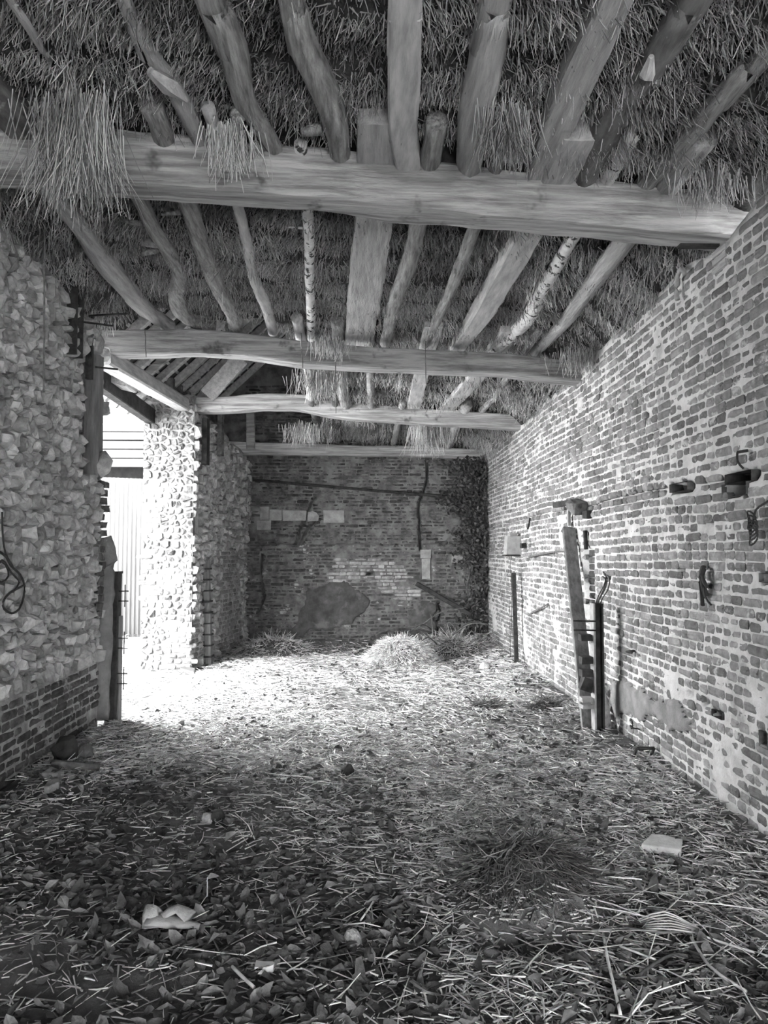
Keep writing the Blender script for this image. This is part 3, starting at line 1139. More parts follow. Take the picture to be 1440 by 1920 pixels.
beam4 = hewn('wall_beam', beam4_pts, .15, [.2, .17, .17], M['wood'], 'rough grey timber laid along the far brick wall under the straw', 'beam', 104, .06)
for b in (beam1, beam2, beam3, beam4):
    b['kind'] = 'thing'


def beam_top(x, y):
    """upper edge, front and back of the next beam beyond each place"""
    t, f, b = np.zeros(len(x)), np.full(len(x), 99.0), np.full(len(x), 99.0)
    for pts, w, h in ((beam1_pts, .21, .26), (beam2_pts, .2, .2), (beam3_pts, .2, .2)):
        yc, zc = np.interp(x, pts[:, 0], pts[:, 1]), np.interp(x, pts[:, 0], pts[:, 2])
        m = (y < yc + w / 2 + .03) & (f > 90)
        t, f, b = np.where(m, zc + h / 2, t), np.where(m, yc - w / 2, f), np.where(m, yc + w / 2, b)
    return t, f, b


def thatch_straw(n, y0, y1, lmin, lmax, wd, name):
    x = R.uniform(-2.7, 2.35, n)
    y = R.uniform(y0, y1, n)
    k = x > left_edge(y) - .02
    x, y = x[k], y[k]
    n = len(x)
    z = thatch_z(x, y) + .03
    a1 = 1.6 * fbm(x * 2.5, y * 2.5, 95)
    a2 = 1.6 * fbm(x * 2.5, y * 2.5, 96)
    top, fy, by = beam_top(x, y)
    L0 = R.uniform(lmin, lmax, n) * (.7 + .9 * vn(x * 3, y * 3, 97))
    over = (y > fy - .02) & (y < by + .02)                       # nothing grows out of the beams themselves
    k = ~over
    x, y, z, a1, a2, top, fy, L0 = (q[k] for q in (x, y, z, a1, a2, top, fy, L0))
    n = len(x)
    # in front of a beam the straw stops near its upper edge, but for a few wisps
    nearf = (fy - y < .30) & (fy - y > 0) & (R.random(n) < .97)
    z = np.where(nearf, np.maximum(z, top + .07), z)
    L0 = np.where(nearf, np.minimum(L0, np.clip(z - top + .05, .02, 1)), L0)
    D = np.c_[R.normal(0, .28, n) + a1 * .7, -.35 + a2 * .7 + R.normal(0, .28, n), -np.abs(R.normal(.85, .25, n))]
    L = L0
    bend = np.c_[R.normal(0, .2, n), R.normal(0, .2, n), -R.uniform(0, .35, n)]
    o = strand_obj(name, M['thatch'], ceiling, np.c_[x, y, z], D, L, R.uniform(.6, 1.4, n) * wd, bend, 1)
    tag(o, kind='stuff')


thatch_straw(60000, 2.0, 4.5, .05, .12, .0030, 'thatch_straw')
thatch_straw(60000, 4.0, 7.3, .05, .12, .0036, 'thatch_straw')
thatch_straw(40000, 7.0, 12.6, .07, .15, .0042, 'thatch_straw')


def tuft(px, py, z0, n, spread, lmin, lmax, wd, mat='thatch', ydrop=0.0):
    """straw hanging in a hank from the ceiling at a place of the photograph"""
    c = at_z(px, py, z0)
    P = c + R.normal(0, 1, (n, 3)) * np.array([spread, spread * .6, spread * .25])
    D = np.c_[R.normal(0, .16, n), R.normal(-ydrop, .14, n), -np.ones(n)]
    L = R.uniform(lmin, lmax, n)
    o = strand_obj('hanging_straw', M[mat], ceiling, P, D, L, R.uniform(.7, 1.3, n) * wd, np.c_[R.normal(0, .12, n), R.normal(0, .1, n), np.zeros(n)], 3)
    tag(o, kind='stuff')


tuft(140, 190, 3.52, 420, .085, .25, .55, .0028)
tuft(165, 250, 3.42, 160, .06, .2, .36, .0028)
tuft(430, 240, 3.45, 240, .05, .10, .24, .0028)
tuft(950, 205, 3.48, 220, .05, .15, .28, .0028)
tuft(1335, 330, 3.42, 260, .09, .06, .16, .0028)
tuft(1265, 640, 3.2, 300, .14, .08, .2, .003)
tuft(620, 640, 3.3, 220, .09, .06, .16, .003)
tuft(805, 800, 3.16, 320, .12, .15, .42, .0035, 'straw_old')
tuft(600, 700, 3.35, 260, .12, .1, .3, .0035, 'straw_old')
tuft(575, 800, 3.25, 300, .14, .1, .28, .0035, 'straw_old')
tuft(1090, 660, 3.25, 260, .12, .08, .2, .003)

# ---- yard outside the doorway
# (the floor mesh runs on under the doorway as the yard)

# ================================================================== THINGS
# ---- the poles that carry the straw
def pole(name, px, w, mat, label, seed, square=False, near=None, far=None, dz=0.0, rough=.09, stubs=(), group=None, n=12, cat='pole', flat=None):
    """px: points of the photograph along the pole's middle; w: its width there; near/far: y to run on to"""
    P = np.array([at_pole(x, y, dz) for x, y in px])
    rad = np.array([ww / 2 / pxm(p) for ww, p in zip(w, P)])
    if near is not None and P[0][1] > near:
        d = P[0] - P[1]
        d = np.array([d[0] / abs(d[1]) * .5, -1, d[2] / abs(d[1])])
        P = np.vstack([P[0] + d * (P[0][1] - near), P]); rad = np.r_[rad[0], rad]
    if far is not None and P[-1][1] < far:
        d = P[-1] - P[-2]
        d = np.array([d[0] / abs(d[1]) * .5, 1, d[2] / abs(d[1])])
        P = np.vstack([P, P[-1] + d * (far - P[-1][1])]); rad = np.r_[rad, rad[-1]]
    Q = smooth_path(np.c_[P, rad], .055)
    pts, rr = Q[:, :3], Q[:, 3]
    mb = MB()
    if square:
        c = .16
        prof = np.array([(-1 + c, -1), (0, -1.02), (1 - c, -1), (1, -1 + c), (1, 1 - c), (1 - c, 1), (-1 + c, 1), (-1, 1 - c), (-1, -1 + c)])
        mb.tube(pts, np.c_[rr, rr * (flat or .85)], prof=prof, rough=rough * .5, seed=seed)
    else:
        t = np.arange(len(rr))
        rr = rr * (1 + .12 * fbm(t * .18, t * 0 + seed, seed))
        mb.tube(pts, rr, n, rough, seed=seed)
    o = mb.build(name, mat, None, not square)
    tag(o, label, cat, group)
    for k, (px_, py_, dx, dz_, r, ln) in enumerate(stubs):
        q = at_pole(px_, py_, dz)
        d = np.array([dx, -.15, dz_]); d = d / np.linalg.norm(d)
        s = MB().tube([q, q + d * ln * .5, q + d * ln], [r * 1.2, r, r * .6], 7, .15, seed=seed + k).build('branch_stub', mat, o, True)
    return o


B1 = 4.62     # poles run on over the beams to here
pole('squared_pole', [(762, -40), (760, 0), (757, 150), (757, 240), (766, 300)], [66, 65, 60, 52, 46], M['plank'],
     'pale squared timber meeting the middle of the nearest beam from above', 202, True, near=FRONT, far=4.15)
pole('round_pole', [(940, -40), (930, 0), (915, 90), (902, 160), (888, 220), (880, 318)], [62, 62, 68, 70, 62, 46], M['wood_pole'],
     'smooth pale round log beside the squared timber, bent near its lower end', 203, near=FRONT, far=4.15)
pole('hewn_pole', [(1165, -40), (1148, 0), (1100, 100), (1052, 210), (1008, 330)], [66, 65, 66, 60, 40], M['wood_pole'],
     'broad pale hewn timber slanting down right of the smooth round log', 204, True, near=FRONT, far=4.2, flat=.8)
pole('round_pole', [(1320, -30), (1300, 0), (1220, 125), (1152, 215), (1088, 345)], [66, 66, 58, 60, 44], M['wood_dark'],
     'dark stained log with a pale torn scar halfway along', 205, near=FRONT, far=4.2, stubs=[(1222, 140, .5, -1, .03, .06)])
pole('round_pole', [(1470, 60), (1412, 118), (1342, 195), (1272, 275), (1202, 352)], [46, 44, 42, 40, 34], M['bark'],
     'grey barked pole closest to the right brick wall above the nearest beam', 206, near=FRONT, far=4.3)
pole('round_pole', [(378, -40), (398, 0), (432, 80), (446, 140), (462, 195), (492, 240), (525, 295)], [62, 62, 58, 50, 42, 36, 30], M['bark'],
     'thick barked log with a swollen knot, ending thin at the nearest beam', 207, near=FRONT, far=4.05, stubs=[(450, 205, -.3, -1, .04, .07)])
pole('round_pole', [(540, -40), (548, 0), (572, 90), (605, 165), (628, 225), (640, 300)], [52, 52, 54, 56, 52, 34], M['bark'],
     'crooked log with deeply cracked bark left of the squared timber', 208, near=FRONT, far=4.1, stubs=[(600, 240, -1, -.4, .03, .1)])
pole('round_pole', [(225, -20), (240, 20), (285, 105), (330, 170), (378, 268)], [30, 30, 30, 34, 30], M['wood_pole'],
     'pole with a pale broken splinter, half buried in hanging straw', 209, near=FRONT, far=4.0)
sp = MB()
c1 = at_pole(1216, 140, -.075)
MB().tube([c1 + [-.02, -.09, .02], c1 + [.0, .0, .0], c1 + [-.015, .05, .02]], [.012, .032, .006], 6, .25, seed=5).build('torn_scar', M['plank'], bpy.data.objects['round_pole.001'])
c0 = at_pole(318, 160, -.07)
sp.tube([c0 + [-.06, -.1, .0], c0, c0 + [.05, .12, .0]], [.02, .045, .008], 5, .2, seed=3).build('splinter', M['wood_pole'], bpy.data.objects['round_pole.004'] if 'round_pole.004' in bpy.data.objects else None)
pole('thin_pole', [(0, -30), (22, 2), (62, 62), (92, 112)], [16, 16, 15, 10], M['wood_pole'],
     'thin pale stick broken off in the straw at the top left', 210, near=FRONT)
pole('round_pole', [(-150, 30), (-60, 120), (45, 235)], [80, 78, 72], M['wood_dark'],
     'thick dark log end resting on the left end of the nearest beam', 211, near=FRONT, far=4.0)
pole('thin_pole', [(120, 165), (160, 200), (200, 245)], [28, 28, 24], M['wood_dark'],
     'short dark pole end poking out of the straw above the left of the nearest beam', 212)

NB = 3.62
pole('round_pole', [(85, 350), (150, 425), (196, 490), (228, 528), (264, 572), (318, 612)], [34, 36, 42, 38, 32, 26], M['wood_pole'],
     'long pale pole nearest the flint wall between the first two beams', 220, near=NB + .3, far=7.0, rough=.07)
pole('round_pole', [(260, 366), (286, 425), (312, 465), (336, 512), (330, 560), (350, 592), (396, 615)], [30, 28, 28, 28, 30, 30, 26], M['bark'],
     'snaking knotty pole with torn branch stubs between the first two beams', 221, near=NB, far=7.0,
     stubs=[(300, 455, -1, -.1, .03, .13), (296, 468, -1, -.4, .022, .12), (268, 420, -1, .1, .015, .14), (312, 545, -.6, -.7, .02, .05)])
pole('round_pole', [(352, 375), (368, 430), (392, 500), (414, 550), (438, 590), (438, 618)], [34, 34, 32, 28, 28, 34], M['bark'],
     'bent barked pole with a swollen foot on the second beam', 222, near=NB, far=7.0, stubs=[(338, 398, -1, -.2, .015, .12)])
pole('thin_pole', [(446, 388), (462, 450), (476, 522), (498, 572), (512, 622)], [20, 20, 20, 21, 19], M['plank'],
     'thin pale crooked pole fourth from the flint wall between the first two beams', 223, near=NB, far=7.0, stubs=[(486, 510, 1, -.2, .012, .1)])
pole('thin_pole', [(577, 400), (580, 450), (580, 520), (583, 580), (583, 634)], [22, 20, 18, 17, 16], M['birch'],
     'straight thin pale pole just left of the wide plank', 224, near=3.9, far=7.0, stubs=[(570, 428, -1, 0, .008, .12)], rough=.06)
pole('wide_plank', [(702, 398), (690, 500), (672, 642)], [70, 66, 52], M['wood_pole'],
     'wide flat plank with worn ragged edges between the first two beams', 225, True, near=NB, far=7.0, flat=.35, cat='plank')
pole('round_pole', [(785, 412), (768, 490), (742, 560), (722, 642)], [34, 32, 28, 22], M['bark'],
     'grey barked pole just right of the wide plank', 226, near=NB, far=7.0)
pole('thin_pole', [(890, 426), (866, 490), (838, 560), (796, 646)], [25, 24, 21, 17], M['bark'],
     'slim scaly barked pole second to the right of the wide plank', 227, near=NB, far=7.0)
pole('hewn_pole', [(988, 434), (945, 512), (900, 590), (856, 652)], [52, 46, 38, 26], M['plank'],
     'pale hewn timber third to the right of the wide plank', 228, True, near=NB, far=7.0, flat=.7)
pole('birch_pole', [(1072, 448), (1046, 495), (1016, 545), (986, 600), (926, 656)], [25, 24, 25, 28, 26], M['birch'],
     'white birch pole with black scarred bark', 229, near=NB, far=7.0, rough=.14)
pole('round_pole', [(1172, 450), (1130, 505), (1086, 565), (1060, 602), (1002, 660)], [42, 36, 30, 26, 20], M['wood_pole'],
     'mottled pole closest to the right brick wall between the first two beams', 230, near=NB, far=7.0)

for args in [
    ('plank', [(790, 700), (776, 764)], [28, 25], 'plank', 'straight pale plank crossing from the second to the third beam', True, .3),
    ('plank', [(888, 712), (838, 766)], [32, 28], 'plank', 'slanting pale plank right of the straight one beyond the second beam', True, .3),
    ('thin_pole', [(948, 712), (930, 742), (900, 772)], [14, 13, 12], 'bark', 'thin curved pole nearest the right wall beyond the second beam', False, None),
    ('round_pole', [(640, 690), (642, 730), (648, 752)], [22, 22, 22], 'bark', 'stout knotted pole at the left among the straw beyond the second beam', False, None),
    ('thin_pole', [(694, 698), (696, 752)], [15, 14], 'bark', 'short straight barked pole between a knotted pole and two planks', False, None),
    ('round_pole', [(574, 680), (584, 745)], [18, 16], 'plank', 'pole at the open edge of the straw beyond the second beam', False, None)]:
    nm, px, w, mt, lb, sq, fl = args
    pole(nm, px, w, M[mt], lb, 240 + len(lb), sq, near=6.6, far=10.05, flat=fl, cat='plank' if nm == 'plank' else 'pole', dz=.0)
for k, (px, w, lb) in enumerate([
    ([(592, 780), (596, 800)], 16, 'dark pole leftmost of those between the third beam and the far wall'),
    ([(632, 790), (634, 832)], 13, 'dark thin pole left of the post-like pole over the far wall'),
    ([(700, 795), (702, 834)], 13, 'dark straight pole in the middle over the far wall'),
    ([(746, 796), (738, 832)], 12, 'pale thin pole right of the middle over the far wall'),
    ([(855, 800), (842, 832)], 18, 'bent stub of a pole over the right end of the far wall timber')]):
    pole('thin_pole', px, [w, w], M['wood_dark'] if k < 3 else M['wood_pole'], lb, 260 + k, near=9.6, far=12.5)

# ---- door head timbers on the left, over the doorway
WPZ = 3.30
r_ = MB()
bar(r_, (-2.30, 6.75, 3.22), (-2.30, 10.2, 3.40), .16, .16, ch=.015, j=.004)
tag(r_.build('wall_plate', M['plank']), 'pale squared wall plate over the doorway between the second beam and the flint jamb', 'beam')
r_ = MB()
p0, p1 = at_x(203, 724, -2.72), at_x(284, 782, -2.72)
d_ = (p1 - p0) / np.linalg.norm(p1 - p0)
bar(r_, p0 - d_ * .8, p1 + d_ * .25, .12, .19, ch=.01)
tag(r_.build('lintel_timber', M['post']), 'dark slanting timber across the doorway head in front of the white boards', 'beam')
for (x0, y0, x1, y1, Y, lb, mt) in [(212, 684, 252, 732, 8.3, 'weathered timber block hanging below the wall plate over the doorway', 'wood_pole'),
                                   (266, 712, 302, 742, 9.4, 'short timber end beside the flint jamb top', 'plank')]:
    p0, p1 = at_y(x0, y0, Y), at_y(x1, y1, Y)
    mb = MB().box((p0 + p1) / 2, (abs(p1[0] - p0[0]), .35, abs(p1[2] - p0[2]) * .8), Matrix.Rotation(.25, 3, 'Y'), .006, .012)
    tag(mb.build('timber_block', M[mt]), lb, 'block')
# strut and post under the left roof slope
mb = MB()
bar(mb, at_y(388, 742, 9.9), at_y(452, 672, 9.9), .21, .05, (0, 1, 0), .005)
tag(mb.build('roof_strut', M['plank']), 'wide pale sloping strut standing on the humped beam under the roof', 'strut')
mb = MB()
bar(mb, at_y(470, 842, 12.1), at_y(470, 765, 12.1), .13, .09, (0, 1, 0), .008)
tag(mb.build('loft_post', M['wood']), 'upright squared post at the left end of the far wall timber', 'post')

# ---- outbuilding across the yard
OB = empty('outbuilding', (-4.4, 13.6, 0), 'brightly lit outbuilding with white boards over a corrugated iron door, across the yard', 'building')
mb = MB()
mb.box((-4.9, 14.7, 1.9), (4.4, 1.6, 3.7)).build('shell', M['dark_void'], None)  # black body paints the shade seen through the gaps between boards
sh = bpy.data.objects['shell']
adopt(OB, sh)
zb = lambda py: float(at_y(235, py, 13.6)[2])
yb = [877, 860, 843, 826, 810, 795, 782, 771, 761, 752, 743, 734, 725]
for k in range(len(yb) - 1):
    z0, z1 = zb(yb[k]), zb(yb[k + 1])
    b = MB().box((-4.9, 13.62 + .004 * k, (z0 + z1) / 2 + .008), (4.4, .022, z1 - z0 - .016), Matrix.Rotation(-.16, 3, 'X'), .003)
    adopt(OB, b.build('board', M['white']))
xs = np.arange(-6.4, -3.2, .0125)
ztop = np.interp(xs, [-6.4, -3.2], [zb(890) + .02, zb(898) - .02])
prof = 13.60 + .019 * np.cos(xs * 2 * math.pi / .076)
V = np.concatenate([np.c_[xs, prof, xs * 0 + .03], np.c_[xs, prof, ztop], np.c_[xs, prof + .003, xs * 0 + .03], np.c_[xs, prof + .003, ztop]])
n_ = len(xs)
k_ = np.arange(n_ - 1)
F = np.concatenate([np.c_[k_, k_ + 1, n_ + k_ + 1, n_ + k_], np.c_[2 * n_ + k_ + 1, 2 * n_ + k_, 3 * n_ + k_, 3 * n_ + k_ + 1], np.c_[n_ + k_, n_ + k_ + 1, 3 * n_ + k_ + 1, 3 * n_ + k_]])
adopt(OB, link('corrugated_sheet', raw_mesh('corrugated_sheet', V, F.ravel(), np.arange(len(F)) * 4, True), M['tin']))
b = MB().box((-4.9, 13.64, .02), (4.4, .1, .1), None, .004)
adopt(OB, b.build('sill_timber', M['post']))

# ---- ironwork and timbers on the left
s_ = WL.p
r0 = empty('steel_channel', WL.p(5.93, 3.0, .03), 'upright steel channel with two rods let into the top of the flint wall', 'channel')
p0, p1 = at_x(143, 668, XL + .04), at_x(146, 532, XL + .04)
u0 = p0[1]
for k, (dy, w) in enumerate(((-.06, .02), (.06, .02), (0, .1))):
    m_ = MB()
    if k < 2:
        m_.box((XL + .03, u0 + dy, (p0[2] + p1[2]) / 2), (.07, w, p1[2] - p0[2]))
    else:
        m_.box((XL - .01, u0, (p0[2] + p1[2]) / 2), (.016, .12, p1[2] - p0[2]))
    adopt(r0, m_.build('flange' if k < 2 else 'web', M['iron']))
for (xa, ya, xb_, yb_, dx) in ((150, 603, 212, 611, .28), (168, 592, 237, 588, .32)):
    a_ = at_x(xa, ya, XL)
    b_ = at_x(xb_, yb_, XL + dx)
    adopt(r0, MB().tube([a_, b_], .008, 6).build('rod', M['iron'], None, True))
mb = MB()
bar(mb, (XL - .02, 6.24, 2.9), (XL - .02, 6.24, 3.42), .05, .04)
tag(mb.build('iron_strap', M['iron']), 'narrow dark iron strap above the timber in the flint wall chase', 'strap')
mb = MB()
bar(mb, (XL - .05, 6.455, 2.12), (XL - .05, 6.455, 3.14), .12, .12, (1, 0, 0), .006, .003)
tag(mb.build('chase_timber', M['post_wood']), 'grey upright timber standing in the chase near the end of the flint wall', 'post')
a_ = at_x(178, 688, XL + .02)
mb = MB().tube([a_, a_ + [.16, .08, .0]], .008, 6)
tag(mb.build('iron_pin', M['iron'], None, True), 'short iron pin sticking out above the grey timber in the chase', 'pin')
p0 = at_x(188, 868, XL + .02)
mb = MB()
mb.tube([p0 + [0, 0, -.10], p0 + [.01, .03, -.05], p0 + [.02, .05, .03], p0 + [0, .04, .1]], [.03, .07, .075, .03], 8, .2, seed=9)
tag(mb.build('rounded_cobble', M['flint'], None, True), 'round cobble lodged under the foot of the grey timber at the wall end', 'stone')


def rack(root, base, side, heights, span=.09, n=2, mat='iron'):
    """little wire ladders on a post"""
    for z in heights:
        b = np.asarray(base, float) + [0, 0, z]
        m_ = MB()
        sd = np.asarray(side, float)
        for k in range(n):
            m_.tube([b + [0, 0, k * .085], b + sd * span + [0, 0, k * .085]], .005, 5)
        m_.tube([b + sd * span * .65 + [0, 0, -.05], b + sd * span * .65 + [0, 0, .085 * n - .03]], .005, 5)
        adopt(root, m_.build('wire_bracket', M[mat], None, True))


PB = at_x(209, 1345, XL + .06)
PT = at_x(209, 1076, XL + .06)
lp = empty('door_post', (PB[0], LEND + .09, 0), 'black door post with wire brackets at the end of the flint wall', 'post')
mb = MB()
bar(mb, (PB[0], LEND + .11, -.05), (PB[0] + .01, LEND + .11, PT[2]), .085, .12, (0, 1, 0), .008, .004)
adopt(lp, mb.build('post', M['post']))
mb = MB()
bar(mb, (PB[0] + .05, LEND + .14, -.05), (PB[0] + .045, LEND + .14, .95), .025, .09, (0, 1, 0), .003, .002)
adopt(lp, mb.build('pale_batten', M['post_wood']))
mb = MB().box((PB[0], LEND + .11, PT[2] + .01), (.11, .13, .02), None, .002)
adopt(lp, mb.build('cap', M['iron']))
rack(lp, (PB[0] + .045, LEND + .08, 0), (1, 0, 0), [.38, .68, 1.08])
# twine hanging and the wire coil on the flint wall
a_, b_ = at_x(84, 340, XL + .16), at_x(82, 735, XL + .05)
mb = MB().tube(np.linspace(a_, b_, 14) + np.c_[np.zeros(14), .008 * fbm(np.arange(14) * .7, np.zeros(14), 3), np.zeros(14)], .006, 5)
tag(mb.build('long_string', M['twine'], None, True), 'long cord hanging down the face of the flint wall', 'cord')
mb = MB()
c_ = [at_x(x, y, XL + .05) for x, y in [(0, 1035), (12, 1045), (20, 1060), (38, 1078), (46, 1098), (44, 1120), (36, 1142), (22, 1150), (8, 1142), (6, 1128), (18, 1112), (44, 1098)]]
mb.tube(smooth_path(c_, .04), .007, 6)
c_ = [at_x(x, y, XL + .06) for x, y in [(-6, 1050), (10, 1058), (16, 1080), (2, 1092), (-10, 1075), (4, 1050), (20, 1072), (36, 1092), (24, 1110)]]
mb.tube(smooth_path(c_, .04), .006, 6)
c_ = [at_x(x, y, XL + .05) for x, y in [(4, 960), (5, 1000), (10, 1036), (24, 1062)]]
mb.tube(smooth_path(c_, .04), .006, 6)
tag(mb.build('wire_coil', M['iron'], None, True), 'black looped wire hanging on the flint wall', 'wire')

# far left: posts against the flint
fp = empty('banded_post', (JX + .07, 10.25, 0), 'dark banded post standing against the far left wall beside the jamb', 'post')
u_ = WF.uv(382, 1200)[0]
pb, pt = WF.p(u_, -.05, .08), WF.p(u_, WF.uv(392, 1050)[1], .02)
mb = MB()
bar(mb, pb, pt, .10, .08, WF.N, .006, .003)
adopt(fp, mb.build('post', M['post_wood']))
for k in range(9):
    c_ = pb + (pt - pb) * (.12 + .1 * k)
    mb = MB().box(c_, (.13, .11, .022), basis(pt - pb, WF.N), .002)
    adopt(fp, mb.build('band', M['post']))
for k, (x0, y0, x1, y1, lb) in enumerate([(376, 786, 376, 872, 'dark upright board near the jamb, let into the top of the far left wall'),
                                       (405, 768, 411, 858, 'dark upright board by the loft post, let into the top of the far left wall')]):
    (ua, va), (ub, vb) = WF.uv(x0, y0), WF.uv(x1, y1)
    mb = MB()
    bar(mb, WF.p(ua, va, .07), WF.p(ua, vb, .07), .11, .07, WF.N, .004, .003)
    tag(mb.build('upright_board', M['wood_dark'] if k else M['post']), lb, 'board')

# ---- posts and ironwork on the right wall
XW = XR - .05
# far rack post
P0, P1 = at_x(969, 1258, XW - .05), at_x(963, 1074, XW - .05)
rp = empty('rack_post', (P0[0], P0[1], 0), 'slim iron post with wire rungs by the right wall under the meter box', 'post')
mb = MB()
bar(mb, (P0[0], P0[1], -.05), (P0[0], P1[1] + .0, P1[2]), .05, .05)
adopt(rp, mb.build('post', M['iron']))
for k in range(9):
    z = P1[2] - .04 - k * .125
    mb = MB().tube([(P0[0], P0[1], z), (P0[0] - .10, P0[1] - .02, z)], .004, 5)
    adopt(rp, mb.build('rung', M['iron'], None, True))
for k, (za, zb_) in enumerate(((.02, .75), (.42, 1.05))):
    mb = MB().tube([(P0[0] - .065 - .02 * k, P0[1] - .015, P1[2] - za), (P0[0] - .06 - .02 * k, P0[1] - .015, P1[2] - zb_)], .004, 5)
    adopt(rp, mb.build('wire', M['iron'], None, True))
# meter box
a_, b_ = at_x(948, 1007, XR - .09), at_x(975, 1040, XR - .09)
bc = empty('meter_box', ((a_ + b_) / 2), 'small pale sheet metal box hung on the right wall above a wire rack post', 'box')
W_, H_ = .17, abs(a_[2] - b_[2])
c_ = (a_ + b_) / 2
mb = MB()
mb.add([c_ + [sx * (W_ / 2 + (.012 if sz < 0 else 0)), sy * .11, sz * H_ / 2] for sz in (-1, 1) for sx, sy in UVS], [(3, 2, 1, 0), (4, 5, 6, 7)] + [(i, (i + 1) % 4, 4 + (i + 1) % 4, 4 + i) for i in range(4)])
adopt(bc, mb.build('case', M['cage']))
adopt(bc, MB().box(c_ + [0, 0, -H_ / 2 - .012], (W_ + .05, .26, .018), None, .002).build('rim', M['iron']))
adopt(bc, MB().box(c_ + [0, .0, H_ / 2 + .02], (W_ * .55, .14, .05), None, .004, .01).build('lid', M['cage']))
mb = MB().tube(smooth_path([c_ + [-.02, -.06, -H_ / 2], c_ + [-.05, -.1, -H_ / 2 - .15], c_ + [-.03, -.08, -H_ / 2 - .3]], .04), .004, 5)
adopt(bc, mb.build('cable', M['iron'], None, True))
p_ = at_x(981, 1023, XR - .03)
tag(MB().box(p_, (.06, .12, .06), None, .003, .006).build('junction_box', M['post']), 'small black junction box on the wall right of the pale metal box', 'box')
# leaning plank
a_, b_ = at_x(1066, 990, XR - .06), at_x(1106, 1345, XR - .20)
b_[2] = max(b_[2], 0.0)
mb = MB()
bar(mb, (b_[0], b_[1], .0), a_, .12, .045, (0, 1, 0.1), .004, .003)
tag(mb.build('leaning_plank', M['post_wood']), 'long grey plank leaning against the right wall beside the steel post', 'plank')
# steel post, light face and dark face
Pa, Pb = at_x(1122, 1385, XR - .16), at_x(1114, 1130, XR - .16)
sp_ = empty('steel_post', (Pa[0], Pa[1], 0), 'dark steel post with brackets standing by the right wall behind the leaning plank', 'post')
H_ = Pb[2]
mb = MB().box((Pa[0], Pa[1] + .015, H_ / 2 - .03), (.06, .02, H_ + .06))
adopt(sp_, mb.build('web', M['post']))
for sx, mt in ((-1, 'cage'), (1, 'post')):
    mb = MB().box((Pa[0] + sx * .033, Pa[1] + .0, H_ / 2 - .03), (.014, .10, H_ + .06))
    adopt(sp_, mb.build('flange', M[mt]))
for k, (py, th) in enumerate([(1196, .05), (1238, .055), (1262, .055), (1284, .1), (1312, .035), (1325, .03)]):
    z = float(at_y(1105, py, Pa[1])[2])
    mb = MB().box((Pa[0] - .085, Pa[1] + .02, z), (.09, .09, th), Matrix.Rotation(.35 if k == 3 else 0, 3, 'Y'), .002)
    adopt(sp_, mb.build('bracket', M['post'] if k < 4 else M['cage']))
for k, py in enumerate((1164, 1181)):
    z = float(at_y(1105, py, Pa[1])[2])
    mb = MB().tube([(Pa[0], Pa[1] - .05, z), (Pa[0] - .2, Pa[1] - .05, z + .005)], .007, 6)
    adopt(sp_, mb.build('pin', M['iron'], None, True))
# wires looped at the post top
mb = MB()
for k in range(5):
    o_ = R.normal(0, .012, 3)
    pts = [at_x(x, y, XR - .16 + .02 * k) + o_ for x, y in [(1110, 1162 + k), (1118, 1140), (1124, 1122), (1134, 1105 - k), (1138, 1085), (1132, 1078)]]
    mb.tube(smooth_path(pts, .03), .005, 5)
tag(mb.build('wire_bundle', M['iron'], None, True), 'tangle of wires looped over the top of the steel post', 'wire')
# rotten timber behind the post
a_, b_ = at_x(1136, 1384, XR - .07), at_x(1128, 1290, XR - .05)
pts = smooth_path([(a_[0], a_[1], .0), (a_[0], a_[1] + .05, .2), (b_[0], b_[1], b_[2])], .05)
mb = MB().tube(pts, np.linspace(.06, .035, len(pts)), 9, .35, seed=8)
tag(mb.build('rotten_stump', M['wood_pole'], None, True), 'splintered rotten timber stump between the steel post and the brick wall', 'stump')
# bracket, block and board above the plank
rb_ = empty('iron_bracket', at_x(1066, 945, XR), 'flat iron bracket projecting from the right wall above the leaning plank', 'bracket')
a_, b_ = at_x(1040, 947, XR - .16), at_x(1082, 940, XR - .02)
mb = MB()
bar(mb, a_, b_, .05, .05, (0, 0, 1))
adopt(rb_, mb.build('plate', M['post']))
a_ = at_x(1067, 985, XR - .03)
mb = MB()
bar(mb, a_, a_ + [0, 0, .24], .05, .03, (1, 0, 0), 0, .003)
adopt(rb_, mb.build('hanger', M['cage']))
p_ = at_x(1083, 951, XR - .05)
tag(MB().box(p_, (.14, .22, .11), Matrix.Rotation(.2, 3, 'X'), .008, .015).build('timber_end', M['wood_dark']), 'dark sawn timber end built into the wall beside the iron bracket', 'block')
p_ = at_x(1102, 965, XR - .01)
tag(MB().box(p_, (.06, .13, .07), None, .003, .006).build('dark_block', M['post']), 'small black block in the wall right of the dark timber end', 'block')
# chase and pipe above the recess
a_, b_ = at_x(1097, 995, XR - .02), at_x(1099, 1030, XR - .02)
tag(MB().tube([a_, b_], .02, 8).build('short_pipe', M['post'], None, True), 'short black pipe above the dark brick recess', 'pipe')
# twigs on the wall
for k, (pts, lb) in enumerate([([(992, 1044), (1020, 1038), (1045, 1034), (1062, 1035)], 'dry twig lying along the brick wall left of the leaning plank'),
                              ([(996, 1150), (1010, 1142), (1028, 1132)], 'short pale twig caught low on the brick wall')]):
    q = smooth_path([at_x(x, y, XR - .035) for x, y in pts], .05)
    tag(MB().tube(q, np.linspace(.014, .008, len(q)), 6, .2, seed=k).build('twig', M['stem'], None, True), lb, 'twig')
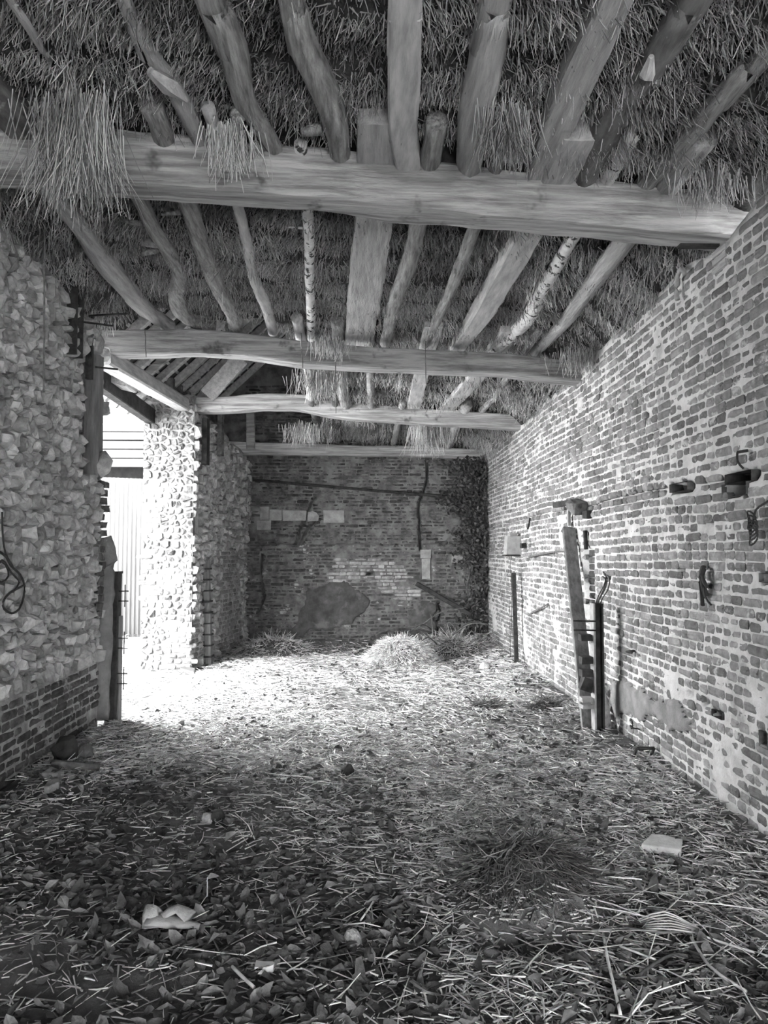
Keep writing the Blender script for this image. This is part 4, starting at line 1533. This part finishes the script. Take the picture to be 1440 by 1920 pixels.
# hook ring, nail, hanging rag, wire knot, curved iron, boot scraper
c_ = at_x(1187, 1357, XR - .05)
an = np.linspace(.5, 5.6, 16)
mb = MB().tube(np.c_[np.full(16, c_[0]) - .02 * np.sin(an / 2), c_[1] + .045 * np.cos(an), c_[2] + .032 * np.sin(an)], .007, 6)
mb.tube([c_ + [0, .0, -.03], c_ + [.06, -.02, -.04]], .006, 6)
tag(mb.build('iron_ring', M['iron'], None, True), 'iron ring hook in the grey render low on the right wall', 'ring')
c_ = at_x(1393, 848, XR - .02)
mb = MB().tube([c_ + [.03, 0, .01], c_ + [-.03, 0, 0]], .009, 6)
mb.tube(smooth_path([c_ + [-.03, .0, 0], c_ + [-.035, -.01, -.05], c_ + [-.015, -.03, -.09]], .03), .006, 6)
tag(mb.build('bent_nail', M['iron'], None, True), 'bent iron nail above the hole left by missing bricks', 'nail')
c_ = at_x(1318, 1062, XR - .03)
mb = MB()
for k in range(7):
    o_ = R.normal(0, .012, 3) * [.6, 1, .6]
    mb.tube(smooth_path([c_ + o_, c_ + o_ + [-.02, -.01, -.06], c_ + o_ * 2 + [0, -.02 + .006 * k, -.13 - .012 * k]], .03), [.014, .018, .012, .014, .008, .004][:len(smooth_path([c_ + o_, c_ + o_ + [-.02, -.01, -.06], c_ + o_ * 2 + [0, -.02 + .006 * k, -.13 - .012 * k]], .03))] if False else .011, 6, .3, seed=k)
mb.tube(smooth_path([c_ + [0, 0, -.06], c_ + [-.02, -.06, -.17], c_ + [0, -.10, -.22]], .03), .006, 5)
tag(mb.build('hanging_rag', M['post'], None, True), 'dark twist of old cloth hanging on a nail on the right wall', 'rag')
c_ = at_x(1412, 990, XR - .04)
mb = MB()
for k in range(5):
    an = np.linspace(0, 6.28, 14) + k
    rr = .035 + .015 * R.random()
    mb.tube(np.c_[c_[0] - .02 * R.random() + .01 * np.cos(an * 2), c_[1] + rr * .8 * np.cos(an), c_[2] + rr * np.sin(an) - .02 * k + .04], .005, 5)
mb.tube(smooth_path([c_ + [0, 0, .02], c_ + [0, -.03, .09], c_ + [.02, -.12, .13]], .03), .006, 5)
tag(mb.build('wire_knot', M['iron'], None, True), 'knot of rusty wire on the right wall below the missing bricks', 'wire')
c_ = at_x(1280, 520, XR - .03)
an = np.linspace(-.6, 2.6, 12)
mb = MB().tube(np.c_[np.full(12, c_[0]), c_[1] + .07 * np.cos(an) + .03, c_[2] + .11 * np.sin(an) - .05], .016, 7, .2, seed=4)
tag(mb.build('curved_pipe', M['cage'], None, True), 'curved piece of pipe at the ragged top of the right wall', 'pipe')
c_ = at_z(1205, 1432, .05)
mb = MB()
for q in range(2):
    mb.tube([c_ + [-.06 + .12 * q, .05, 0], c_ + [-.03 + .12 * q, .02, .10]], .012, 5)
mb.tube([c_ + [-.03, .02, .10], c_ + [.09, .02, .10]], .012, 5)
tag(mb.build('bent_iron', M['iron'], None, True), 'bent piece of black iron lying at the foot of the right wall', 'iron')
c_ = at_x(1188, 1222, XR - .02)
mb = MB().tube([c_ + [.02, .05, 0], c_ + [-.05, 0, 0], c_ + [-.03, -.05, 0]], .010, 6)
tag(mb.build('iron_cramp', M['iron'], None, True), 'small black iron cramp in the right wall above the render', 'iron')
c_ = at_x(994, 984, XR - .03)
mb = MB().tube([c_ + [0, 0, .08], c_ + [-.01, .02, 0], c_ + [-.03, 0, -.05]], .012, 6, .2)
tag(mb.build('wall_hook', M['iron'], None, True), 'iron hook in the right wall up and right of the pale metal box', 'hook')
# packing slats under the beam end
for k, (y, lb) in enumerate(((470, 'packing slat right under the nearest beam end'), (485, 'middle packing slat under the nearest beam end'), (500, 'lowest packing slat under the nearest beam end'))):
    p_ = at_x(1350, y, XR - .005)
    tag(MB().box(p_ + [.05, 0, 0], (.12, .16, .034), None, .002, .004).build('packing_slat', M['wood_pole']), lb, 'slat', 'packing slats under the beam')
# iron strap under the nearest beam
p_ = at_y(1315, 455, 4.12)
tag(MB().box(p_ + [0, .04, -.004], (.22, .05, .014)).build('iron_strap', M['post']), 'black iron strap under the right end of the nearest beam', 'strap')

# bar leaning on the far wall
a_, b_ = at_y(780, 1094, YB - .12), at_y(882, 1152, YB - .35)
mb = MB()
bar(mb, a_, b_, .06, .05, (0, 1, 0), .006, .004)
tag(mb.build('leaning_bar', M['post']), 'dark timber bar slanting down across the far wall to the ivy', 'bar')
# twine hanging from the second beam
for k, (x, y0, y1, Y, lb) in enumerate([(628, 640, 775, 7.0, 'thin string hanging over the second beam left of the middle'), (797, 640, 720, 6.95, 'dark string hanging over the second beam right of the middle'),
                                       (565, 625, 690, 6.95, 'frayed cord dangling on the face of the second beam'), (272, 615, 670, 6.7, 'wisp of string on the left end of the second beam')]):
    a_, b_ = at_y(x, y0, Y - .28), at_y(x + 2, y1, Y - .28)
    q = np.linspace(a_, b_, 8) + np.c_[.006 * fbm(np.arange(8) * .8, np.zeros(8), k), np.zeros(8), np.zeros(8)] * 2
    tag(MB().tube(q, .0045, 5).build('thin_string', M['twine'], None, True), lb, 'string')

# ---- ivy in the far right corner
ivy = empty('ivy', (1.8, YB - .2, 0), 'dark ivy climbing the far right corner beside the brick wall', 'ivy')
mb = MB()
for k in range(12):
    x = 1.9 - R.random() * .35
    zt = R.uniform(1.4, 3.0)
    q = smooth_path([(x + R.normal(0, .04), YB - .09 - .04 * R.random(), z) for z in np.linspace(0, zt, 7)], .12)
    q[:, 0] += .05 * fbm(np.arange(len(q)) * .4, np.zeros(len(q)), k)
    mb.tube(q, .009, 5)
adopt(ivy, mb.build('stem', M['stem'], None, True))


def leaves_mesh(P, Nn, size, mat, name, curl=.25):
    """many small pointed leaves of two folded halves"""
    n = len(P)
    Nn = Nn / np.linalg.norm(Nn, axis=1)[:, None]
    A = np.cross(Nn, R.normal(0, 1, (n, 3)))
    A /= np.linalg.norm(A, axis=1)[:, None]
    B = np.cross(Nn, A)
    s = size[:, None]
    c = curl * R.normal(1, .6, (n, 1))
    V = np.stack([P - A * s, P + B * s * .55 + Nn * s * c - A * s * .25, P + B * s * .45 + Nn * s * c * .8 + A * s * .4, P + A * s + Nn * s * c * .5,
                  P - B * s * .45 + Nn * s * c * .8 + A * s * .4, P - B * s * .55 + Nn * s * c - A * s * .25], 1).reshape(-1, 3)
    f = np.array([(0, 5, 4, 3), (0, 3, 2, 1)])
    loops = (np.arange(n)[:, None, None] * 6 + f[None]).reshape(-1)
    return link(name, raw_mesh(name, V, loops, np.arange(2 * n) * 4), M[mat])


n = 5200
z = R.uniform(.1, 3.05, n)
x = 2.0 - np.abs(R.normal(0, .26 * (.55 + .45 * np.clip(z / 2, 0, 1)), n)) * np.clip(.5 + vn(z * 3, z * 0, 5), .4, 1.3)
y = YB - .06 - np.abs(R.normal(0, .13, n)) * np.clip((x - 1.0) / .9, .2, 1)
k = (x > 1.2) & (R.random(n) < .55 + .45 * (z > 1.4))
P = np.c_[x, y, z][k]
adopt(ivy, tag(leaves_mesh(P, np.c_[R.normal(0, .5, len(P)), -np.ones(len(P)), R.normal(.3, .4, len(P))], R.uniform(.02, .042, len(P)), 'ivy', 'foliage'), kind='stuff'))

# ---- straw mound and brushwood before the far wall
def heap(name, c, rx, ry, h, n, ln, wd, mat, label, cat, up=.5, lean=(0, 0), chaos=.4):
    t = np.sqrt(R.random(n)); a_ = R.uniform(0, 6.283, n)
    x, y = c[0] + rx * t * np.cos(a_), c[1] + ry * t * np.sin(a_)
    z = floor_z(x, y) + h * (1 - t ** 2.4) * R.uniform(.75, 1.02, n)
    D = np.c_[np.cos(a_) * t + lean[0] + R.normal(0, chaos, n), np.sin(a_) * t - .3 + lean[1] + R.normal(0, chaos, n), up - .5 * t + R.normal(0, .25, n)]
    root = empty(name, (c[0], c[1], float(floor_z(c[0], c[1]))), label, cat)
    root['kind'] = 'thing'
    gx_, gy_ = np.meshgrid(np.linspace(-1, 1, 20), np.linspace(-1, 1, 20))
    rr = np.hypot(gx_, gy_)
    zz = np.where(rr < 1, h * .86 * (1 - rr ** 2.4), -.12)
    X, Y = c[0] + gx_ * rx, c[1] + gy_ * ry
    i_, j_ = np.meshgrid(np.arange(19), np.arange(19))
    b_ = (j_ * 20 + i_).ravel()
    F = np.c_[b_, b_ + 1, b_ + 21, b_ + 20]
    adopt(root, link('core', raw_mesh('core', np.c_[X.ravel(), Y.ravel(), (floor_z(X, Y) + zz).ravel()], F.ravel(), np.arange(len(F)) * 4, True), M['thatch_bed']))
    o = strand_obj('loose_straw', M[mat], None, np.c_[x, y, z], D, R.uniform(.5, 1.3, n) * ln, R.uniform(.7, 1.3, n) * wd, R.normal(0, .25, (n, 3)), 2)
    adopt(root, tag(o, kind='stuff'))
    return root


cm = at_z(752, 1243, .05)
heap('straw_heap', (cm[0] + .02, cm[1] + .45), .50, .42, .33, 6500, .09, .005, 'straw', 'rounded heap of pale straw on the floor before the far wall', 'heap', .1)
bh = heap('brushwood_heap', (1.35, 11.4), .55, .5, .24, 1500, .16, .005, 'straw_old', 'low heap of brushwood and straw in the far right corner', 'heap', .3)
for k in range(14):
    p = np.array([1.35 + R.normal(0, .35), 11.5 + R.normal(0, .3), .2 + .1 * R.random()])
    d = np.array([R.normal(0, .4), R.normal(0, .3), R.normal(.05, .12)])
    q = smooth_path([p, p + d * .6 + [0, 0, .1], p + d * 1.2], .08)
    adopt(bh, MB().tube(q, np.linspace(.012, .006, len(q)), 5, .2, seed=k).build('branch', M['stem'], None, True))
heap('litter_heap', (-1.3, 11.6), .55, .5, .22, 900, .12, .005, 'straw_old', 'dark heap of leaves and rubble in the far left corner', 'heap', .3)
cm = at_z(1035, 1700, .1)
heap('straw_clump', (.74, 3.42), .33, .24, .10, 1800, .10, .0034, 'straw_dark', 'dark matted clump of old straw standing up in the right foreground', 'clump', .05, (.4, -.3), .8)

# ---- straw litter over the floor (one object: nobody could count it)
def litter(n, y0, y1, x0, x1, lmin, lmax, wd, mat, dens=None):
    x, y = R.uniform(x0, x1, n), R.uniform(y0, y1, n)
    if dens is not None:
        k = R.random(n) < dens(x, y)
        x, y = x[k], y[k]
    n = len(x)
    a_ = R.uniform(0, 6.283, n)
    L = R.uniform(lmin, lmax, n) * R.uniform(.4, 1.2, n)
    D = np.c_[np.cos(a_), np.sin(a_), np.abs(R.normal(.04, .14, n))]
    z = floor_z(x, y) + R.uniform(.002, .028, n)
    bend = np.c_[R.normal(0, .2, n), R.normal(0, .2, n), -R.uniform(0, .10, n)]
    return strands(np.c_[x, y, z], D, L, R.uniform(.6, 1.4, n) * wd, bend, 2 if y0 < 5 else 1)


def joined(name, parts, mat, label, cat):
    V, Lp, St, nv, nl = [], [], [], 0, 0
    for v, l, s in parts:
        V.append(v); Lp.append(l + nv); St.append(s + nl)
        nv += len(v); nl += len(l)
    o = link(name, raw_mesh(name, np.concatenate(V), np.concatenate(Lp), np.concatenate(St), True), mat)
    return tag(o, label, cat, kind='stuff')


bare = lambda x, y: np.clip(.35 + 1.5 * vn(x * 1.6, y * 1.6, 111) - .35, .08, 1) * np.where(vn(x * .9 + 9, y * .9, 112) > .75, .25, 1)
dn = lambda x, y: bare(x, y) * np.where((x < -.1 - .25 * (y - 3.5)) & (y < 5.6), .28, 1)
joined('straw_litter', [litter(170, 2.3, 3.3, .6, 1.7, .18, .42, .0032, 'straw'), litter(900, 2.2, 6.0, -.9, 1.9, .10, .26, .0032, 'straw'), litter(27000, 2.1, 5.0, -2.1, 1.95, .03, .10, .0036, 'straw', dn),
                        litter(28000, 5.0, 8.2, -2.15, 1.98, .04, .12, .0042, 'straw', bare),
                        litter(20000, 8.2, 12.3, -2.1, 1.98, .06, .16, .005, 'straw', lambda x, y: np.clip(bare(x, y) * np.where(y > 11.2, .4, 1.2), 0, 1))],
       M['straw'], 'loose pale straw scattered over the whole earth floor', 'straw')
joined('grey_straw_litter', [litter(7000, 6.7, 13.2, -5.5, -2.15, .07, .2, .0045, 'straw', None), litter(11000, 2.1, 5.6, -2.1, 1.95, .04, .14, .0032, 'straw_old', lambda x, y: np.where(x < -.1, .5, 1)), litter(12000, 5.0, 12.0, -2.1, 1.95, .06, .2, .003, 'straw_old')],
       M['straw_old'], 'older grey straw trodden into the floor under the pale straw', 'straw')

# ---- dead leaves: the nearest as single things, the rest as one
def leaf_mesh(seed):
    rs = np.random.default_rng(seed)
    k = 12
    t = np.linspace(0, 2 * math.pi, k, endpoint=False)
    r = 1 + .22 * np.cos(2 * t) + rs.normal(0, .13, k)
    r[0] *= 1.3
    o = np.c_[r * np.cos(t), r * np.sin(t) * .68]
    f1, f2 = rs.uniform(.15, .6), rs.normal(0, .25)
    hz = lambda p: f1 * np.abs(p[:, 1]) ** 1.5 + f2 * p[:, 0] ** 2 + rs.normal(0, .05, len(p))
    inn = o * .5
    V = np.concatenate([np.c_[o, hz(o)], np.c_[inn, hz(inn)], [[0, 0, 0]]])
    F = []
    for i in range(k):
        j = (i + 1) % k
        F += [(i, j, k + j, k + i), (k + i, k + j, 2 * k)]
    return MB().add(V, F).mesh('dead_leaf', True)


LM = [leaf_mesh(300 + k) for k in range(10)]
for m_ in LM:
    m_.materials.append(M['leaf'])
cand = []
while len(cand) < 300:
    x, y = R.uniform(-2.0, 1.9), 2.25 + R.random() ** 1.5 * 2.0
    pr = np.clip(.25 + .9 * (x < .2) + .5 * ((x > .2) & (y < 3.4)), 0, 1) * float(np.clip(vn(x * 2.2, y * 2.2, 121) * 1.6, .1, 1))
    if R.random() < pr and seen((x, y, 0), 20):
        cand.append((x, y))
cand.sort(key=lambda c: c[1])
for (x, y) in cand:
    o = bpy.data.objects.new('dead_leaf', LM[R.integers(10)])
    COL.objects.link(o)
    o.location = (x, y, float(floor_z(x, y)) + .012 + .018 * R.random())
    o.rotation_euler = (R.normal(0, .45), R.normal(0, .45), R.uniform(0, 6.28))
    s = R.uniform(.022, .048)
    o.scale = (s, s, s)
    tag(o, 'curled dark dead leaf lying among the straw in the foreground', 'leaf', 'dead leaves on the earth floor')
n = 21000
x, y = R.uniform(-2.1, 1.95, n), 2.1 + R.random(n) ** 1.3 * 10.2
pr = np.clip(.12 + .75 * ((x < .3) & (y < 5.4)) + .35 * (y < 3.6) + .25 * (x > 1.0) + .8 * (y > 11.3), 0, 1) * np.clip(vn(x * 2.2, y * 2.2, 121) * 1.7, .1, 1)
k = R.random(n) < pr
x, y = x[k], y[k]
n = len(x)
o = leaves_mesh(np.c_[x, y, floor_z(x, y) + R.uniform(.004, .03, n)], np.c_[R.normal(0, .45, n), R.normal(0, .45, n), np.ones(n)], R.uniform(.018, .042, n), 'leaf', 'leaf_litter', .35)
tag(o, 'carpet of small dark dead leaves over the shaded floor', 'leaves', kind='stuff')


# ---- odd things on the floor
def floor_at(px, py):
    p = at_z(px, py, 0)
    for _ in range(4):
        p = at_z(px, py, float(floor_z(p[0], p[1])))
    return p


def lump(name, px, py, r, h, mat, label, cat, seed, sx=1.0, lift=0.0):
    """an irregular stone or clod"""
    rs = np.random.default_rng(seed)
    p = floor_at(px, py)
    k = 9
    rings = []
    for j, (q, z) in enumerate(((.75, -.3), (1.0, .1), (.92, .5), (.55, .88))):
        t = np.arange(k) * 2 * math.pi / k
        rr = q * r * (1 + rs.normal(0, .12, k))
        rings.append(np.c_[rr * np.cos(t) * sx, rr * np.sin(t), z * h + rs.normal(0, h * .07, k)])
    V = np.concatenate(rings + [np.array([[0, 0, h]])])
    F = [tuple(range(k))[::-1]]
    for j in range(3):
        F += [(j * k + i, j * k + (i + 1) % k, (j + 1) * k + (i + 1) % k, (j + 1) * k + i) for i in range(k)]
    F += [(3 * k + i, 3 * k + (i + 1) % k, 4 * k) for i in range(k)]
    a_ = rs.uniform(0, 3)
    V[:, :2] = V[:, :2] if sx != 1 else V[:, :2] @ np.array([[math.cos(a_), -math.sin(a_)], [math.sin(a_), math.cos(a_)]])
    return tag(MB().add(V + p + [0, 0, .012 + lift], F).build(name, M[mat], None, False), label, cat)


def slab(name, px, th, mat, label, cat, lift=.02):
    """a flat broken piece lying on the floor, its outline found on the ground"""
    q = [floor_at(x, y) for x, y in px]
    n_ = len(q)
    z0 = max(p[2] for p in q) + lift
    top = np.array([[p[0], p[1], z0 + th + R.normal(0, th * .08)] for p in q])
    bot = top * [1, 1, 0] + [0, 0, z0 - .02]
    c_ = top.mean(0)
    inn = c_ + (top - c_) * .9 + [0, 0, th * .15]
    F = [tuple(range(n_))[::-1]] + [(i, (i + 1) % n_, n_ + (i + 1) % n_, n_ + i) for i in range(n_)] + \
        [(n_ + i, n_ + (i + 1) % n_, 2 * n_ + (i + 1) % n_, 2 * n_ + i) for i in range(n_)] + [tuple(range(2 * n_, 3 * n_))]
    return tag(MB().add(np.concatenate([bot, top, inn]), F).build(name, M[mat]), label, cat)


slab('stone_slab', [(1203, 1601), (1222, 1582), (1243, 1580), (1280, 1588), (1277, 1610), (1240, 1607)], .016, 'stone', 'pale flat broken stone lying on the straw near the right wall', 'stone')
slab('paper_scrap', [(477, 1836), (480, 1821), (496, 1824), (516, 1824), (512, 1832), (499, 1837)], .004, 'paper', 'small torn white paper scrap among the leaves in the front', 'paper', .035)
lump('mottled_stone', 660, 1778, .038, .06, 'limewash', 'rounded mottled stone standing in the straw in the middle foreground', 'stone', 1)
for px_, py_, rx_, lb_ in ((914, 1328, .17, 'dark tangle of wet straw on the floor well left of the leaning plank'), (1020, 1328, .13, 'dark tangle of wet straw on the floor near the foot of the leaning plank')):
    c_ = floor_at(px_, py_)
    heap('wet_straw_tangle', (float(c_[0]), float(c_[1])), rx_, .13, .07, 420, .09, .005, 'straw_dark', lb_, 'clump', .1, (.2, 0), .6)
lump('dark_clod', 652, 1456, .045, .075, 'post', 'small pointed dark clod alone in the middle of the bright floor', 'clod', 4)
lump('dark_clod', 408, 1542, .045, .06, 'post', 'small dark clod beside a pale chip in the left half of the floor', 'clod', 5)
lump('floor_stone', 158, 1422, .06, .09, 'mortar_dark', 'small grey stone beside the foot of the flint wall', 'stone', 6)
lump('black_lump', 122, 1428, .09, .16, 'post', 'black lump at the foot of the brick courses under the flint wall', 'clod', 7)
slab('tile_piece', [(82, 1492), (90, 1478), (112, 1474), (110, 1484), (92, 1493)], .02, 'ashlar', 'flat piece of tile lying near the left wall', 'tile')
slab('tile_piece', [(78, 1462), (95, 1450), (120, 1458), (108, 1465)], .02, 'ashlar', 'flat grey flake of tile right against the foot of the left wall', 'tile')
lump('pale_chip', 388, 1544, .04, .045, 'leaf_pale', 'pale chip on the floor beside a small dark clod', 'chip', 8)
lump('white_stone', 908, 1256, .07, .08, 'stone', 'small white stone at the foot of the right wall near the far corner', 'stone', 9)
slab('pale_board', [(337, 1254), (366, 1262), (364, 1268), (338, 1262)], .03, 'white', 'pale board end lying at the foot of the flint jamb', 'board')
slab('fallen_tile', [(534, 1219), (548, 1220), (547, 1224), (532, 1223)], .02, 'ashlar', 'pale flake lying on dark leaves before the far wall', 'tile')
slab('wood_chip', [(950, 1500), (975, 1494), (990, 1497), (960, 1505)], .012, 'post_wood', 'grey flat wood chip on the straw left of the brick wall', 'chip')
slab('wood_chip', [(1064, 1582), (1080, 1582), (1105, 1592), (1092, 1596)], .012, 'post_wood', 'pointed wood chip on the straw left of the pale stone', 'chip')
slab('lobed_leaf', [(1230, 1862), (1236, 1853), (1246, 1850), (1256, 1854), (1258, 1868), (1250, 1875), (1243, 1866)], .004, 'leaf_pale', 'pale lobed leaf on bare earth in the right foreground', 'leaf', .02)
slab('oval_leaf', [(1163, 1803), (1166, 1794), (1178, 1794), (1185, 1799), (1180, 1806), (1168, 1808)], .004, 'leaf_pale', 'pale oval leaf right of the long upright stalk', 'leaf', .02)
slab('broad_leaf', [(1198, 1835), (1200, 1822), (1206, 1820), (1216, 1832), (1208, 1837)], .004, 'leaf_pale', 'pale broad leaf beside the thin curved twig', 'leaf', .02)
# folded rag
p0 = floor_at(300, 1748)
rg = empty('folded_rag', p0, 'folded pale rag lying among the dark leaves in the left foreground', 'rag')
a_, b_, c_ = floor_at(284, 1748), floor_at(318, 1752), floor_at(374, 1752)
q = smooth_path([a_ + [0, 0, .05], b_ + [0, 0, .05], c_ + [0, 0, .03]], .03)
adopt(rg, MB().tube(q, np.c_[np.linspace(.05, .018, len(q)), np.linspace(.022, .012, len(q))], 9, .25, seed=6).build('fold', M['rag'], None, True))
q = smooth_path([b_ + [-.03, .0, .07], b_ + [.02, .03, .085], b_ + [.08, .01, .06]], .03)
adopt(rg, MB().tube(q, np.c_[np.linspace(.02, .04, len(q)), np.full(len(q), .012)], 9, .2, seed=7).build('flap', M['rag'], None, True))
q = smooth_path([a_ + [0, -.03, .03], a_ + [.0, .0, .10], a_ + [.02, .04, .05]], .03)
adopt(rg, MB().tube(q, np.c_[np.full(len(q), .03), np.full(len(q), .010)], 9, .2, seed=8).build('torn_end', M['rag'], None, True))
# stalks and twigs
for k, (px, r, mt, lb) in enumerate([
    ([(1131, 1768), (1140, 1820), (1152, 1870), (1164, 1925)], .0055, 'straw', 'long straight pale stalk pointing at the viewer in the right foreground'),
    ([(1190, 1855), (1225, 1828), (1262, 1808), (1290, 1812)], .006, 'stem', 'thin dark curved twig on bare earth in the right foreground'),
    ([(435, 1832), (455, 1852), (476, 1872)], .006, 'straw', 'thick pale stalk left of the white paper scrap'),
    ([(1160, 1790), (1230, 1818), (1210, 1800)][:2], .004, 'straw', 'pale slanting stalk above the thin curved twig'),
    ([(676, 1742), (690, 1722), (700, 1706)], .004, 'straw', 'slim stalk leaning up behind the mottled stone'),
    ([(1110, 1762), (1180, 1758), (1240, 1766), (1296, 1762)], .005, 'straw_old', 'long grey stalk lying crosswise below the pale stone'),
    ([(1305, 1768), (1370, 1790), (1440, 1812)], .005, 'straw', 'long pale stalk running out to the right side of the floor'),
    ([(1296, 1776), (1330, 1830), (1372, 1862), (1400, 1880)], .006, 'straw_old', 'thick pale reed in the right foreground'),
    ([(100, 1446), (140, 1450), (185, 1454)], .022, 'stem', 'short dark stick by the foot of the left wall')]):
    q = np.array([floor_at(x, y) + [0, 0, .03 + r] for x, y in px])
    q = smooth_path(q, .04)
    tag(MB().tube(q, r, 6, .1, seed=k).build('stalk' if mt != 'stem' else 'twig', M[mt], None, True), lb, 'stalk' if mt != 'stem' else 'twig')
# plaited husk in the right foreground
p0 = floor_at(1250, 1745)
hk = MB()
for k in range(7):
    q = smooth_path([p0 + [-.10, .03 - .012 * k, .03], p0 + [0, .02 - .016 * k, .065 - .004 * k], p0 + [.12, -.03 - .008 * k, .02]], .04)
    hk.tube(q, .0035, 5)
tag(hk.build('husk', M['straw_old'], None, True), 'curved ribbed husk lying below the pale stone on the right', 'husk')
